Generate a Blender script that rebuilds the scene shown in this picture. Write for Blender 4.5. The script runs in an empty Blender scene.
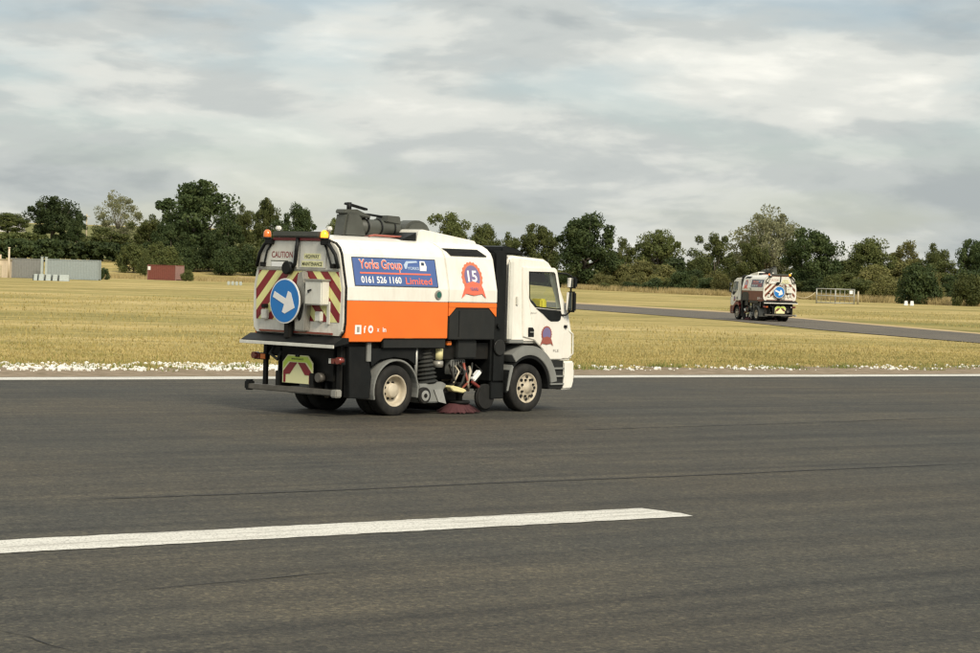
import bpy, bmesh, math, random
import numpy as np
from mathutils import Vector, Matrix

R = math.radians
PI = math.pi
sc = bpy.context.scene
COL = sc.collection

# ------------------------------------------------------------------ camera
CAM_H, FOCAL, ROLL, PITCH = 2.55, 2250.0, R(1.72), -math.atan((326.5 - 276.0) / 2250.0)
cam_data = bpy.data.cameras.new('camera')
cam_data.sensor_width = 36.0
cam_data.lens = 36.0 * FOCAL / 980.0
cam_data.clip_start = 0.5
cam_data.clip_end = 12000
cam = bpy.data.objects.new('camera', cam_data)
COL.objects.link(cam)
cam.matrix_world = (Matrix.Translation((0, 0, CAM_H)) @ Matrix.Rotation(PI / 2 + PITCH, 4, 'X')
                    @ Matrix.Rotation(ROLL, 4, 'Z'))
sc.camera = cam

# ------------------------------------------------------------------ sun, sky, exposure
SUN_DIR = Vector((0.36, -0.70, 0.62)).normalized()          # towards the sun
sun_data = bpy.data.lights.new('sun', 'SUN')
sun_data.energy = 3.0
sun_data.angle = R(18)
sun_data.color = (1.0, 0.90, 0.74)
sun = bpy.data.objects.new('sun', sun_data)
COL.objects.link(sun)
sun.rotation_euler = (-SUN_DIR).to_track_quat('-Z', 'Y').to_euler()
sun.location = (30, -30, 60)

world = bpy.data.worlds.new('World')
sc.world = world
world.use_nodes = True
wt = world.node_tree
wt.nodes.clear()


def wn(t, **kw):
    n = wt.nodes.new(t)
    for k, v in kw.items():
        setattr(n, k, v)
    return n


def wl(a, b):
    wt.links.new(a, b)


w_out = wn('ShaderNodeOutputWorld')
w_bg = wn('ShaderNodeBackground')
w_sky = wn('ShaderNodeTexSky', sky_type='NISHITA', sun_disc=False)
w_sky.sun_elevation = math.asin(SUN_DIR.z)
w_sky.sun_rotation = math.atan2(SUN_DIR.x, SUN_DIR.y)
w_skym = wn('ShaderNodeVectorMath', operation='SCALE')
w_skym.inputs['Scale'].default_value = 0.075
wl(w_sky.outputs[0], w_skym.inputs[0])
w_tc = wn('ShaderNodeTexCoord')
w_sep = wn('ShaderNodeSeparateXYZ')
wl(w_tc.outputs['Generated'], w_sep.inputs[0])


def cloud_noise(scale, zs, detail, rough, dist, loc=(0, 0, 0)):
    mp = wn('ShaderNodeMapping')
    mp.inputs['Scale'].default_value = (scale, scale, scale * zs)
    mp.inputs['Location'].default_value = loc
    mp.inputs['Rotation'].default_value = (0, R(1.5), 0)
    wl(w_tc.outputs['Generated'], mp.inputs[0])
    nz = wn('ShaderNodeTexNoise')
    nz.inputs['Scale'].default_value = 1.0
    nz.inputs['Detail'].default_value = detail
    nz.inputs['Roughness'].default_value = rough
    nz.inputs['Distortion'].default_value = dist
    wl(mp.outputs[0], nz.inputs[0])
    return nz.outputs[0]


def ramp(inp, stops):
    r = wn('ShaderNodeValToRGB')
    r.color_ramp.interpolation = 'EASE'
    el = r.color_ramp.elements
    while len(el) < len(stops):
        el.new(0.5)
    for e, (p, c) in zip(el, stops):
        e.position = p
        e.color = (*c, 1)
    wl(inp, r.inputs[0])
    return r.outputs[0]


n_big = cloud_noise(5.5, 3.6, 5, 0.52, 0.35, (3.1, 1.7, 0.4))
n_fine = cloud_noise(15, 3.6, 6, 0.55, 0.25, (0.3, 5.2, 2.4))
n_mix = wn('ShaderNodeMix', data_type='FLOAT')
n_mix.inputs[0].default_value = 0.34
wl(n_big, n_mix.inputs[2])
wl(n_fine, n_mix.inputs[3])
cloud_col = ramp(n_mix.outputs[0], [(0.37, (0.35, 0.38, 0.38)), (0.46, (0.45, 0.475, 0.46)),
                                    (0.53, (0.59, 0.60, 0.56)), (0.63, (0.76, 0.75, 0.685))])
# overcast skies brighten towards the zenith
w_el = wn('ShaderNodeMapRange')
w_el.inputs[1].default_value = 0.0
w_el.inputs[2].default_value = 1.0
w_el.inputs[3].default_value = 0.96
w_el.inputs[4].default_value = 1.9
wl(w_sep.outputs['Z'], w_el.inputs[0])
w_cs = wn('ShaderNodeVectorMath', operation='SCALE')
wl(cloud_col, w_cs.inputs[0])
wl(w_el.outputs[0], w_cs.inputs['Scale'])
n_gap = cloud_noise(7.0, 4.6, 4, 0.5, 0.2, (8.3, 0.2, 1.3))
gap = ramp(n_gap, [(0.36, (0.45, 0.45, 0.45)), (0.58, (1, 1, 1))])
w_mixc = wn('ShaderNodeMix', data_type='RGBA')
wl(gap, w_mixc.inputs[0])
wl(w_skym.outputs[0], w_mixc.inputs[6])
wl(w_cs.outputs[0], w_mixc.inputs[7])
wl(w_mixc.outputs[2], w_bg.inputs[0])
w_bg.inputs[1].default_value = 1.0
wl(w_bg.outputs[0], w_out.inputs[0])

sc.view_settings.view_transform = 'Standard'
sc.view_settings.look = 'None'
sc.view_settings.exposure = 0.32
sc.view_settings.gamma = 1.0
sc.view_settings.use_curve_mapping = False
sc.render.engine = 'CYCLES'
sc.cycles.max_bounces = 6
sc.cycles.use_denoising = True
sc.cycles.filter_width = 1.4

# ------------------------------------------------------------------ pixel -> world helpers (for surveying positions only)
_f = Vector((0, math.cos(PITCH), math.sin(PITCH)))
_u0 = Vector((0, -math.sin(PITCH), math.cos(PITCH)))
_r0 = Vector((1, 0, 0))
_r = math.cos(ROLL) * _r0 + math.sin(ROLL) * _u0
_u = -math.sin(ROLL) * _r0 + math.cos(ROLL) * _u0


def ray(px, py):
    return _f + (px - 490) / FOCAL * _r - (py - 326.5) / FOCAL * _u


def ground(px, py, z=0.0):
    d = ray(px, py)
    return Vector((0, 0, CAM_H)) + d * ((z - CAM_H) / d.z)


def at_depth(px, py, depth):
    d = ray(px, py)
    return Vector((0, 0, CAM_H)) + d * (depth / d.y)


# ------------------------------------------------------------------ materials
MATS = {}


def nodes_of(name):
    m = bpy.data.materials.new(name)
    m.use_nodes = True
    MATS[name] = m
    nt = m.node_tree
    return m, nt, nt.nodes['Principled BSDF']


def mat(name, col, rough=0.5, metal=0.0, var=0.0, vscale=4.0, dirt=0.0, dirt_col=(0.06, 0.05, 0.04), coat=0.0,
        spec=0.5, bump=0.0, bscale=60.0):
    m, nt, b = nodes_of(name)
    b.inputs['Roughness'].default_value = rough
    b.inputs['Metallic'].default_value = metal
    b.inputs['Specular IOR Level'].default_value = spec
    b.inputs['Coat Weight'].default_value = coat
    b.inputs['Coat Roughness'].default_value = 0.12
    tc = nt.nodes.new('ShaderNodeTexCoord')
    out = None
    if var or dirt:
        rgb = nt.nodes.new('ShaderNodeRGB')
        rgb.outputs[0].default_value = (*col, 1)
        out = rgb.outputs[0]
    if var:
        nz = nt.nodes.new('ShaderNodeTexNoise')
        nz.inputs['Scale'].default_value = vscale
        nz.inputs['Detail'].default_value = 5
        nt.links.new(tc.outputs['Object'], nz.inputs[0])
        mr = nt.nodes.new('ShaderNodeMapRange')
        mr.inputs[1].default_value = 0.3
        mr.inputs[2].default_value = 0.7
        mr.inputs[3].default_value = 1 - var
        mr.inputs[4].default_value = 1 + var
        nt.links.new(nz.outputs[0], mr.inputs[0])
        sm = nt.nodes.new('ShaderNodeVectorMath')
        sm.operation = 'SCALE'
        nt.links.new(out, sm.inputs[0])
        nt.links.new(mr.outputs[0], sm.inputs['Scale'])
        out = sm.outputs[0]
    if dirt:
        nz = nt.nodes.new('ShaderNodeTexNoise')
        nz.inputs['Scale'].default_value = 2.3
        nz.inputs['Detail'].default_value = 8
        nz.inputs['Roughness'].default_value = 0.68
        mp = nt.nodes.new('ShaderNodeMapping')
        mp.inputs['Scale'].default_value = (2.2, 2.2, 0.7)
        nt.links.new(tc.outputs['Object'], mp.inputs[0])
        nt.links.new(mp.outputs[0], nz.inputs[0])
        mr = nt.nodes.new('ShaderNodeMapRange')
        mr.inputs[1].default_value = 0.45
        mr.inputs[2].default_value = 0.75
        mr.inputs[3].default_value = 0.0
        mr.inputs[4].default_value = dirt
        nt.links.new(nz.outputs[0], mr.inputs[0])
        mx = nt.nodes.new('ShaderNodeMix')
        mx.data_type = 'RGBA'
        nt.links.new(mr.outputs[0], mx.inputs[0])
        nt.links.new(out, mx.inputs[6])
        mx.inputs[7].default_value = (*dirt_col, 1)
        out = mx.outputs[2]
    if out is not None:
        nt.links.new(out, b.inputs['Base Color'])
    else:
        b.inputs['Base Color'].default_value = (*col, 1)
    if bump:
        nz = nt.nodes.new('ShaderNodeTexNoise')
        nz.inputs['Scale'].default_value = bscale
        nz.inputs['Detail'].default_value = 4
        nt.links.new(tc.outputs['Object'], nz.inputs[0])
        bp = nt.nodes.new('ShaderNodeBump')
        bp.inputs['Strength'].default_value = bump
        bp.inputs['Distance'].default_value = 0.02
        nt.links.new(nz.outputs[0], bp.inputs['Height'])
        nt.links.new(bp.outputs[0], b.inputs['Normal'])
    return m


DUST = (0.34, 0.29, 0.21)
mat('white_paint', (0.78, 0.755, 0.68), 0.36, coat=0.3, var=0.04, vscale=1.4, dirt=0.30, dirt_col=(0.42, 0.37, 0.28))
mat('orange_paint', (0.80, 0.165, 0.018), 0.34, coat=0.3, var=0.05, vscale=1.6, dirt=0.10, dirt_col=(0.35, 0.16, 0.06))
mat('maroon_paint', (0.17, 0.022, 0.018), 0.4, coat=0.2, var=0.08, dirt=0.2)
mat('rust_panel', (0.16, 0.045, 0.02), 0.5, var=0.15, dirt=0.25)
mat('black_plastic', (0.009, 0.010, 0.010), 0.5, var=0.2, vscale=6, dirt=0.15, dirt_col=(0.04, 0.034, 0.028), spec=0.18)
mat('black_metal', (0.011, 0.011, 0.010), 0.5, var=0.25, vscale=7, dirt=0.25, dirt_col=(0.05, 0.038, 0.028), spec=0.18)
mat('cabinet_black', (0.020, 0.021, 0.020), 0.42, var=0.1, dirt=0.25, dirt_col=(0.05, 0.044, 0.036), spec=0.25)
mat('grey_plastic', (0.20, 0.205, 0.19), 0.6, var=0.12, dirt=0.3, dirt_col=(0.12, 0.10, 0.08))
mat('grey_metal', (0.36, 0.35, 0.31), 0.42, metal=0.4, var=0.12, dirt=0.45, dirt_col=(0.12, 0.10, 0.08))
mat('boom_grey', (0.062, 0.066, 0.055), 0.55, var=0.15, dirt=0.3, dirt_col=(0.05, 0.045, 0.035))
mat('rubber', (0.013, 0.013, 0.012), 0.8, var=0.2, vscale=9, dirt=0.4, dirt_col=(0.06, 0.053, 0.042), spec=0.3)
mat('hose_rubber', (0.022, 0.024, 0.022), 0.7, var=0.2, dirt=0.5, dirt_col=(0.10, 0.09, 0.07))
mat('rim_paint', (0.50, 0.44, 0.33), 0.5, var=0.15, vscale=8, dirt=0.5, dirt_col=(0.16, 0.12, 0.08))
mat('worn_steel', (0.12, 0.11, 0.092), 0.5, metal=0.2, var=0.2, dirt=0.5, dirt_col=(0.05, 0.042, 0.034))
mat('galvanised', (0.42, 0.42, 0.39), 0.45, metal=0.5, var=0.15, dirt=0.3)
mat('reflective_red', (0.22, 0.012, 0.018), 0.4, dirt=0.25)
mat('reflective_yellow', (0.74, 0.71, 0.30), 0.4, dirt=0.25, dirt_col=(0.35, 0.30, 0.16))
mat('reflective_lime', (0.50, 0.66, 0.08), 0.4, dirt=0.2, dirt_col=(0.25, 0.25, 0.1))
mat('pale_yellow', (0.74, 0.72, 0.40), 0.45)
mat('door_white', (0.70, 0.68, 0.60), 0.45, var=0.06, dirt=0.5, dirt_col=(0.26, 0.22, 0.16))
mat('plate_white', (0.66, 0.65, 0.58), 0.45, var=0.05, dirt=0.45, dirt_col=(0.30, 0.26, 0.2))
mat('sign_blue', (0.008, 0.17, 0.50), 0.38, dirt=0.12)
mat('sign_white', (0.76, 0.75, 0.72), 0.45)
mat('banner_blue', (0.062, 0.115, 0.30), 0.4, var=0.1, vscale=1.2, dirt=0.1, dirt_col=(0.2, 0.23, 0.3))
mat('banner_edge', (0.025, 0.04, 0.075), 0.4)
mat('print_red', (0.74, 0.15, 0.085), 0.5)
mat('print_white', (0.80, 0.80, 0.78), 0.5)
mat('print_pale', (0.42, 0.52, 0.66), 0.5)
mat('print_black', (0.02, 0.022, 0.015), 0.5)
mat('print_caution', (0.24, 0.03, 0.025), 0.5)
mat('print_grey', (0.30, 0.28, 0.25), 0.5)
mat('badge_orange', (0.62, 0.17, 0.085), 0.5, var=0.1, vscale=9)
mat('badge_purple', (0.17, 0.14, 0.27), 0.5)
mat('badge_brown', (0.30, 0.085, 0.06), 0.5)
mat('lamp_red', (0.19, 0.030, 0.022), 0.25, coat=0.5, spec=0.6)
mat('lamp_amber', (0.70, 0.17, 0.02), 0.25, coat=0.5)
mat('lamp_clear', (0.75, 0.74, 0.68), 0.15, coat=0.5)
mat('bristle_red', (0.075, 0.024, 0.026), 0.9)
mat('sheet_yellow', (0.72, 0.66, 0.34), 0.5, var=0.1, dirt=0.3)
mat('seat_fabric', (0.22, 0.23, 0.22), 0.85)
mat('hi_vis', (0.72, 0.60, 0.03), 0.7)
mat('interior', (0.50, 0.50, 0.46), 0.7)
mat('porthole_green', (0.01, 0.10, 0.075), 0.2, coat=0.5)
mat('beacon_lit', (0.85, 0.33, 0.03), 0.25)
_b = MATS['beacon_lit'].node_tree.nodes['Principled BSDF']
_b.inputs['Emission Color'].default_value = (1.0, 0.36, 0.02, 1)
_b.inputs['Emission Strength'].default_value = 1.3


def glass_mat(name, tint, alpha_t):
    m, nt, b = nodes_of(name)
    nt.nodes.remove(b)
    out = nt.nodes['Material Output']
    tr = nt.nodes.new('ShaderNodeBsdfTransparent')
    tr.inputs[0].default_value = (*tint, 1)
    gl = nt.nodes.new('ShaderNodeBsdfGlossy')
    gl.inputs['Roughness'].default_value = 0.03
    gl.inputs[0].default_value = (0.9, 0.9, 0.9, 1)
    lw = nt.nodes.new('ShaderNodeLayerWeight')
    lw.inputs[0].default_value = 0.5
    pw = nt.nodes.new('ShaderNodeMath')
    pw.operation = 'POWER'
    pw.inputs[1].default_value = 4.0
    nt.links.new(lw.outputs['Facing'], pw.inputs[0])
    fr = nt.nodes.new('ShaderNodeMath')
    fr.operation = 'MULTIPLY_ADD'
    fr.inputs[1].default_value = 0.7
    fr.inputs[2].default_value = alpha_t
    nt.links.new(pw.outputs[0], fr.inputs[0])
    mx = nt.nodes.new('ShaderNodeMixShader')
    nt.links.new(fr.outputs[0], mx.inputs[0])
    nt.links.new(tr.outputs[0], mx.inputs[1])
    nt.links.new(gl.outputs[0], mx.inputs[2])
    nt.links.new(mx.outputs[0], out.inputs[0])
    return m


glass_mat('cab_glass', (0.90, 0.95, 0.91), 0.05)
mat('mirror_glass', (0.8, 0.8, 0.8), 0.05, metal=1.0)


# ---- ground materials
def add_noise(nt, src, scale, detail=5, rough=0.6, mapping=None, rot=0.0, dist=0.0):
    mp = nt.nodes.new('ShaderNodeMapping')
    mp.inputs['Scale'].default_value = mapping or (1, 1, 1)
    mp.inputs['Rotation'].default_value = (0, 0, 0)
    v = src
    if rot:
        vr = nt.nodes.new('ShaderNodeVectorRotate')
        vr.rotation_type = 'Z_AXIS'
        vr.inputs['Angle'].default_value = rot
        nt.links.new(src, vr.inputs[0])
        v = vr.outputs[0]
    nt.links.new(v, mp.inputs[0])
    nz = nt.nodes.new('ShaderNodeTexNoise')
    nz.inputs['Scale'].default_value = scale
    nz.inputs['Detail'].default_value = detail
    nz.inputs['Roughness'].default_value = rough
    nz.inputs['Distortion'].default_value = dist
    nt.links.new(mp.outputs[0], nz.inputs[0])
    return nz.outputs[0]


def add_ramp(nt, inp, stops, interp='LINEAR'):
    r = nt.nodes.new('ShaderNodeValToRGB')
    r.color_ramp.interpolation = interp
    el = r.color_ramp.elements
    while len(el) < len(stops):
        el.new(0.5)
    for e, (p, c) in zip(el, stops):
        e.position = p
        e.color = (*c, 1) if len(c) == 3 else c
    nt.links.new(inp, r.inputs[0])
    return r.outputs[0]


def add_mix(nt, fac, a, b, mode='MIX'):
    mx = nt.nodes.new('ShaderNodeMix')
    mx.data_type = 'RGBA'
    mx.blend_type = mode
    for sock, v in ((mx.inputs[0], fac), (mx.inputs[6], a), (mx.inputs[7], b)):
        if hasattr(v, 'is_output'):
            nt.links.new(v, sock)
        elif isinstance(v, tuple):
            sock.default_value = (*v, 1)
        else:
            sock.default_value = v
    return mx.outputs[2]


ROAD_ANG = R(36.9)


def asphalt(name, base, brown, streak=True):
    m, nt, b = nodes_of(name)
    tc = nt.nodes.new('ShaderNodeTexCoord')
    P = tc.outputs['Object']
    big = add_noise(nt, P, 0.10, 5, 0.6)
    col = add_mix(nt, add_ramp(nt, big, [(0.35, (0, 0, 0)), (0.65, (1, 1, 1))]), base, brown)
    if streak:
        st = add_noise(nt, P, 1.0, 6, 0.62, (0.045, 0.9, 1), -ROAD_ANG)
        sv = add_ramp(nt, st, [(0.3, (0.66, 0.66, 0.67)), (0.5, (0.98, 0.98, 0.98)), (0.72, (1.28, 1.26, 1.22))])
        col = add_mix(nt, 1.0, col, sv, 'MULTIPLY')
        st2 = add_noise(nt, P, 1.0, 4, 0.55, (0.02, 3.2, 1), -ROAD_ANG)
        sv2 = add_ramp(nt, st2, [(0.34, (0.72, 0.72, 0.73)), (0.5, (1, 1, 1)), (0.7, (1.12, 1.11, 1.09))])
        col = add_mix(nt, 1.0, col, sv2, 'MULTIPLY')
    pat = add_noise(nt, P, 0.8, 6, 0.65)
    col = add_mix(nt, 1.0, col, add_ramp(nt, pat, [(0.3, (0.84, 0.84, 0.85)), (0.7, (1.15, 1.14, 1.1))]), 'MULTIPLY')
    grain = add_noise(nt, P, 34, 4, 0.8)
    vo = nt.nodes.new('ShaderNodeTexVoronoi')
    vo.inputs['Scale'].default_value = 27
    nt.links.new(P, vo.inputs['Vector'])
    sepc = nt.nodes.new('ShaderNodeSeparateColor')
    nt.links.new(vo.outputs['Color'], sepc.inputs[0])
    col = add_mix(nt, 1.0, col, add_ramp(nt, sepc.outputs[0], [(0.0, (0.55, 0.55, 0.56)), (0.35, (0.9, 0.9, 0.9)), (0.8, (1.08, 1.07, 1.05)), (0.97, (1.6, 1.56, 1.45))]), 'MULTIPLY')
    col = add_mix(nt, 1.0, col, add_ramp(nt, grain, [(0.3, (0.35, 0.35, 0.36)), (0.5, (0.98, 0.98, 0.98)),
                                                     (0.72, (1.9, 1.86, 1.75))]), 'MULTIPLY')
    nt.links.new(col, b.inputs['Base Color'])
    b.inputs['Roughness'].default_value = 0.82
    b.inputs['Specular IOR Level'].default_value = 0.35
    bp = nt.nodes.new('ShaderNodeBump')
    bp.inputs['Strength'].default_value = 0.7
    bp.inputs['Distance'].default_value = 0.012
    nt.links.new(grain, bp.inputs['Height'])
    nt.links.new(bp.outputs[0], b.inputs['Normal'])
    return m


asphalt('runway_asphalt', (0.042, 0.041, 0.034), (0.062, 0.053, 0.037))
asphalt('taxiway_asphalt', (0.090, 0.078, 0.062), (0.115, 0.098, 0.076), False)


def paint_marking(name):
    m, nt, b = nodes_of(name)
    tc = nt.nodes.new('ShaderNodeTexCoord')
    P = tc.outputs['Object']
    w = add_noise(nt, P, 1.0, 8, 0.7, (0.6, 7, 1), -ROAD_ANG)
    g = add_noise(nt, P, 46, 3, 0.7)
    a = add_mix(nt, add_ramp(nt, w, [(0.50, (0, 0, 0)), (0.66, (1, 1, 1))]), (0.60, 0.58, 0.52), (0.30, 0.28, 0.24))
    a = add_mix(nt, add_ramp(nt, g, [(0.53, (0, 0, 0)), (0.64, (0.85, 0.85, 0.85))]), a, (0.14, 0.13, 0.11))
    nt.links.new(a, b.inputs['Base Color'])
    b.inputs['Roughness'].default_value = 0.75
    return m


paint_marking('marking_paint')
mat('crack_dark', (0.016, 0.015, 0.014), 0.9)


def grass_ground():
    m, nt, b = nodes_of('dry_grass')
    tc = nt.nodes.new('ShaderNodeTexCoord')
    P = tc.outputs['Object']
    a = add_noise(nt, P, 1.0, 6, 0.62, (0.022, 0.05, 1), -ROAD_ANG * 0.35)
    c = add_ramp(nt, a, [(0.30, (0.19, 0.17, 0.060)), (0.44, (0.285, 0.235, 0.088)), (0.56, (0.395, 0.310, 0.130)),
                         (0.72, (0.49, 0.39, 0.19))])
    d = add_noise(nt, P, 1.0, 5, 0.6, (0.16, 0.34, 1), -ROAD_ANG * 0.5)
    c = add_mix(nt, 1.0, c, add_ramp(nt, d, [(0.3, (0.72, 0.76, 0.70)), (0.52, (1, 1, 1)), (0.72, (1.18, 1.14, 1.12))]),
                'MULTIPLY')
    e = add_noise(nt, P, 3.0, 5, 0.75)
    c = add_mix(nt, 1.0, c, add_ramp(nt, e, [(0.3, (0.66, 0.68, 0.62)), (0.5, (1, 1, 1)), (0.7, (1.25, 1.2, 1.12))]),
                'MULTIPLY')
    e2 = add_noise(nt, P, 0.55, 6, 0.7)
    c = add_mix(nt, 1.0, c, add_ramp(nt, e2, [(0.3, (0.74, 0.76, 0.72)), (0.5, (1, 1, 1)), (0.7, (1.2, 1.17, 1.12))]), 'MULTIPLY')
    # greener patches
    g = add_noise(nt, P, 1.0, 4, 0.55, (0.02, 0.035, 1))
    c = add_mix(nt, add_ramp(nt, g, [(0.56, (0, 0, 0)), (0.72, (0.55, 0.55, 0.55))]), c, (0.14, 0.16, 0.045))
    nt.links.new(c, b.inputs['Base Color'])
    b.inputs['Roughness'].default_value = 0.95
    b.inputs['Specular IOR Level'].default_value = 0.1
    bp = nt.nodes.new('ShaderNodeBump')
    bp.inputs['Strength'].default_value = 0.6
    bp.inputs['Distance'].default_value = 0.12
    nt.links.new(e, bp.inputs['Height'])
    nt.links.new(bp.outputs[0], b.inputs['Normal'])


grass_ground()


def soil(name, cols, scale):
    m, nt, b = nodes_of(name)
    tc = nt.nodes.new('ShaderNodeTexCoord')
    n = add_noise(nt, tc.outputs['Object'], scale, 7, 0.7)
    c = add_ramp(nt, n, [(0.3, cols[0]), (0.5, cols[1]), (0.7, cols[2])])
    nt.links.new(c, b.inputs['Base Color'])
    b.inputs['Roughness'].default_value = 0.95
    b.inputs['Specular IOR Level'].default_value = 0.15
    bp = nt.nodes.new('ShaderNodeBump')
    bp.inputs['Strength'].default_value = 0.8
    bp.inputs['Distance'].default_value = 0.05
    nt.links.new(n, bp.inputs['Height'])
    nt.links.new(bp.outputs[0], b.inputs['Normal'])


soil('verge_soil', ((0.13, 0.105, 0.06), (0.22, 0.17, 0.115), (0.34, 0.27, 0.20)), 2.2)
soil('stubble_soil', ((0.34, 0.26, 0.13), (0.42, 0.31, 0.17), (0.50, 0.38, 0.22)), 0.08)
soil('pasture', ((0.10, 0.11, 0.035), (0.15, 0.15, 0.05), (0.19, 0.18, 0.07)), 0.05)


def blade_mat(name, cols):
    m, nt, b = nodes_of(name)
    tc = nt.nodes.new('ShaderNodeTexCoord')
    n = add_noise(nt, tc.outputs['Object'], 1.0, 6, 0.7, (0.25, 0.8, 1))
    c = add_ramp(nt, n, [(0.3, cols[0]), (0.5, cols[1]), (0.7, cols[2])])
    nt.links.new(c, b.inputs['Base Color'])
    b.inputs['Roughness'].default_value = 0.85
    b.inputs['Specular IOR Level'].default_value = 0.15
    return m


blade_mat('grass_blade', ((0.20, 0.19, 0.06), (0.34, 0.275, 0.105), (0.46, 0.37, 0.17)))
blade_mat('green_blade', ((0.10, 0.14, 0.035), (0.16, 0.18, 0.05), (0.26, 0.24, 0.09)))
blade_mat('tall_dry_grass', ((0.20, 0.16, 0.06), (0.33, 0.26, 0.12), (0.45, 0.36, 0.20)))
mat('pale_stone', (0.66, 0.64, 0.58), 0.85, var=0.2, vscale=3)


def leaf_mat(name, dark, mid, light, trans=0.25):
    m, nt, b = nodes_of(name)
    oi = nt.nodes.new('ShaderNodeObjectInfo')
    tc = nt.nodes.new('ShaderNodeTexCoord')
    n = add_noise(nt, tc.outputs['Object'], 0.45, 5, 0.7)
    c = add_ramp(nt, n, [(0.32, dark), (0.5, mid), (0.70, light)])
    hs = nt.nodes.new('ShaderNodeHueSaturation')
    mr = nt.nodes.new('ShaderNodeMapRange')
    mr.inputs[3].default_value = 0.78
    mr.inputs[4].default_value = 1.22
    nt.links.new(oi.outputs['Random'], mr.inputs[0])
    nt.links.new(mr.outputs[0], hs.inputs['Value'])
    nt.links.new(c, hs.inputs['Color'])
    nt.links.new(hs.outputs[0], b.inputs['Base Color'])
    b.inputs['Roughness'].default_value = 0.65
    b.inputs['Specular IOR Level'].default_value = 0.2
    tl = nt.nodes.new('ShaderNodeBsdfTranslucent')
    nt.links.new(hs.outputs[0], tl.inputs[0])
    mx = nt.nodes.new('ShaderNodeMixShader')
    mx.inputs[0].default_value = trans
    out = nt.nodes['Material Output']
    nt.links.new(b.outputs[0], mx.inputs[1])
    nt.links.new(tl.outputs[0], mx.inputs[2])
    nt.links.new(mx.outputs[0], out.inputs[0])


leaf_mat('leaf_dark', (0.026, 0.042, 0.015), (0.045, 0.066, 0.022), (0.085, 0.105, 0.036), 0.25)
leaf_mat('leaf_mid', (0.055, 0.072, 0.022), (0.092, 0.108, 0.033), (0.155, 0.162, 0.056), 0.3)
leaf_mat('leaf_olive', (0.10, 0.105, 0.032), (0.155, 0.152, 0.050), (0.235, 0.215, 0.085), 0.3)
leaf_mat('leaf_pale', (0.15, 0.16, 0.08), (0.24, 0.245, 0.13), (0.36, 0.35, 0.21), 0.35)
mat('bark', (0.085, 0.07, 0.052), 0.9, var=0.3, vscale=3)
mat('pale_bark', (0.24, 0.22, 0.17), 0.9, var=0.3, vscale=3)


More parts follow.
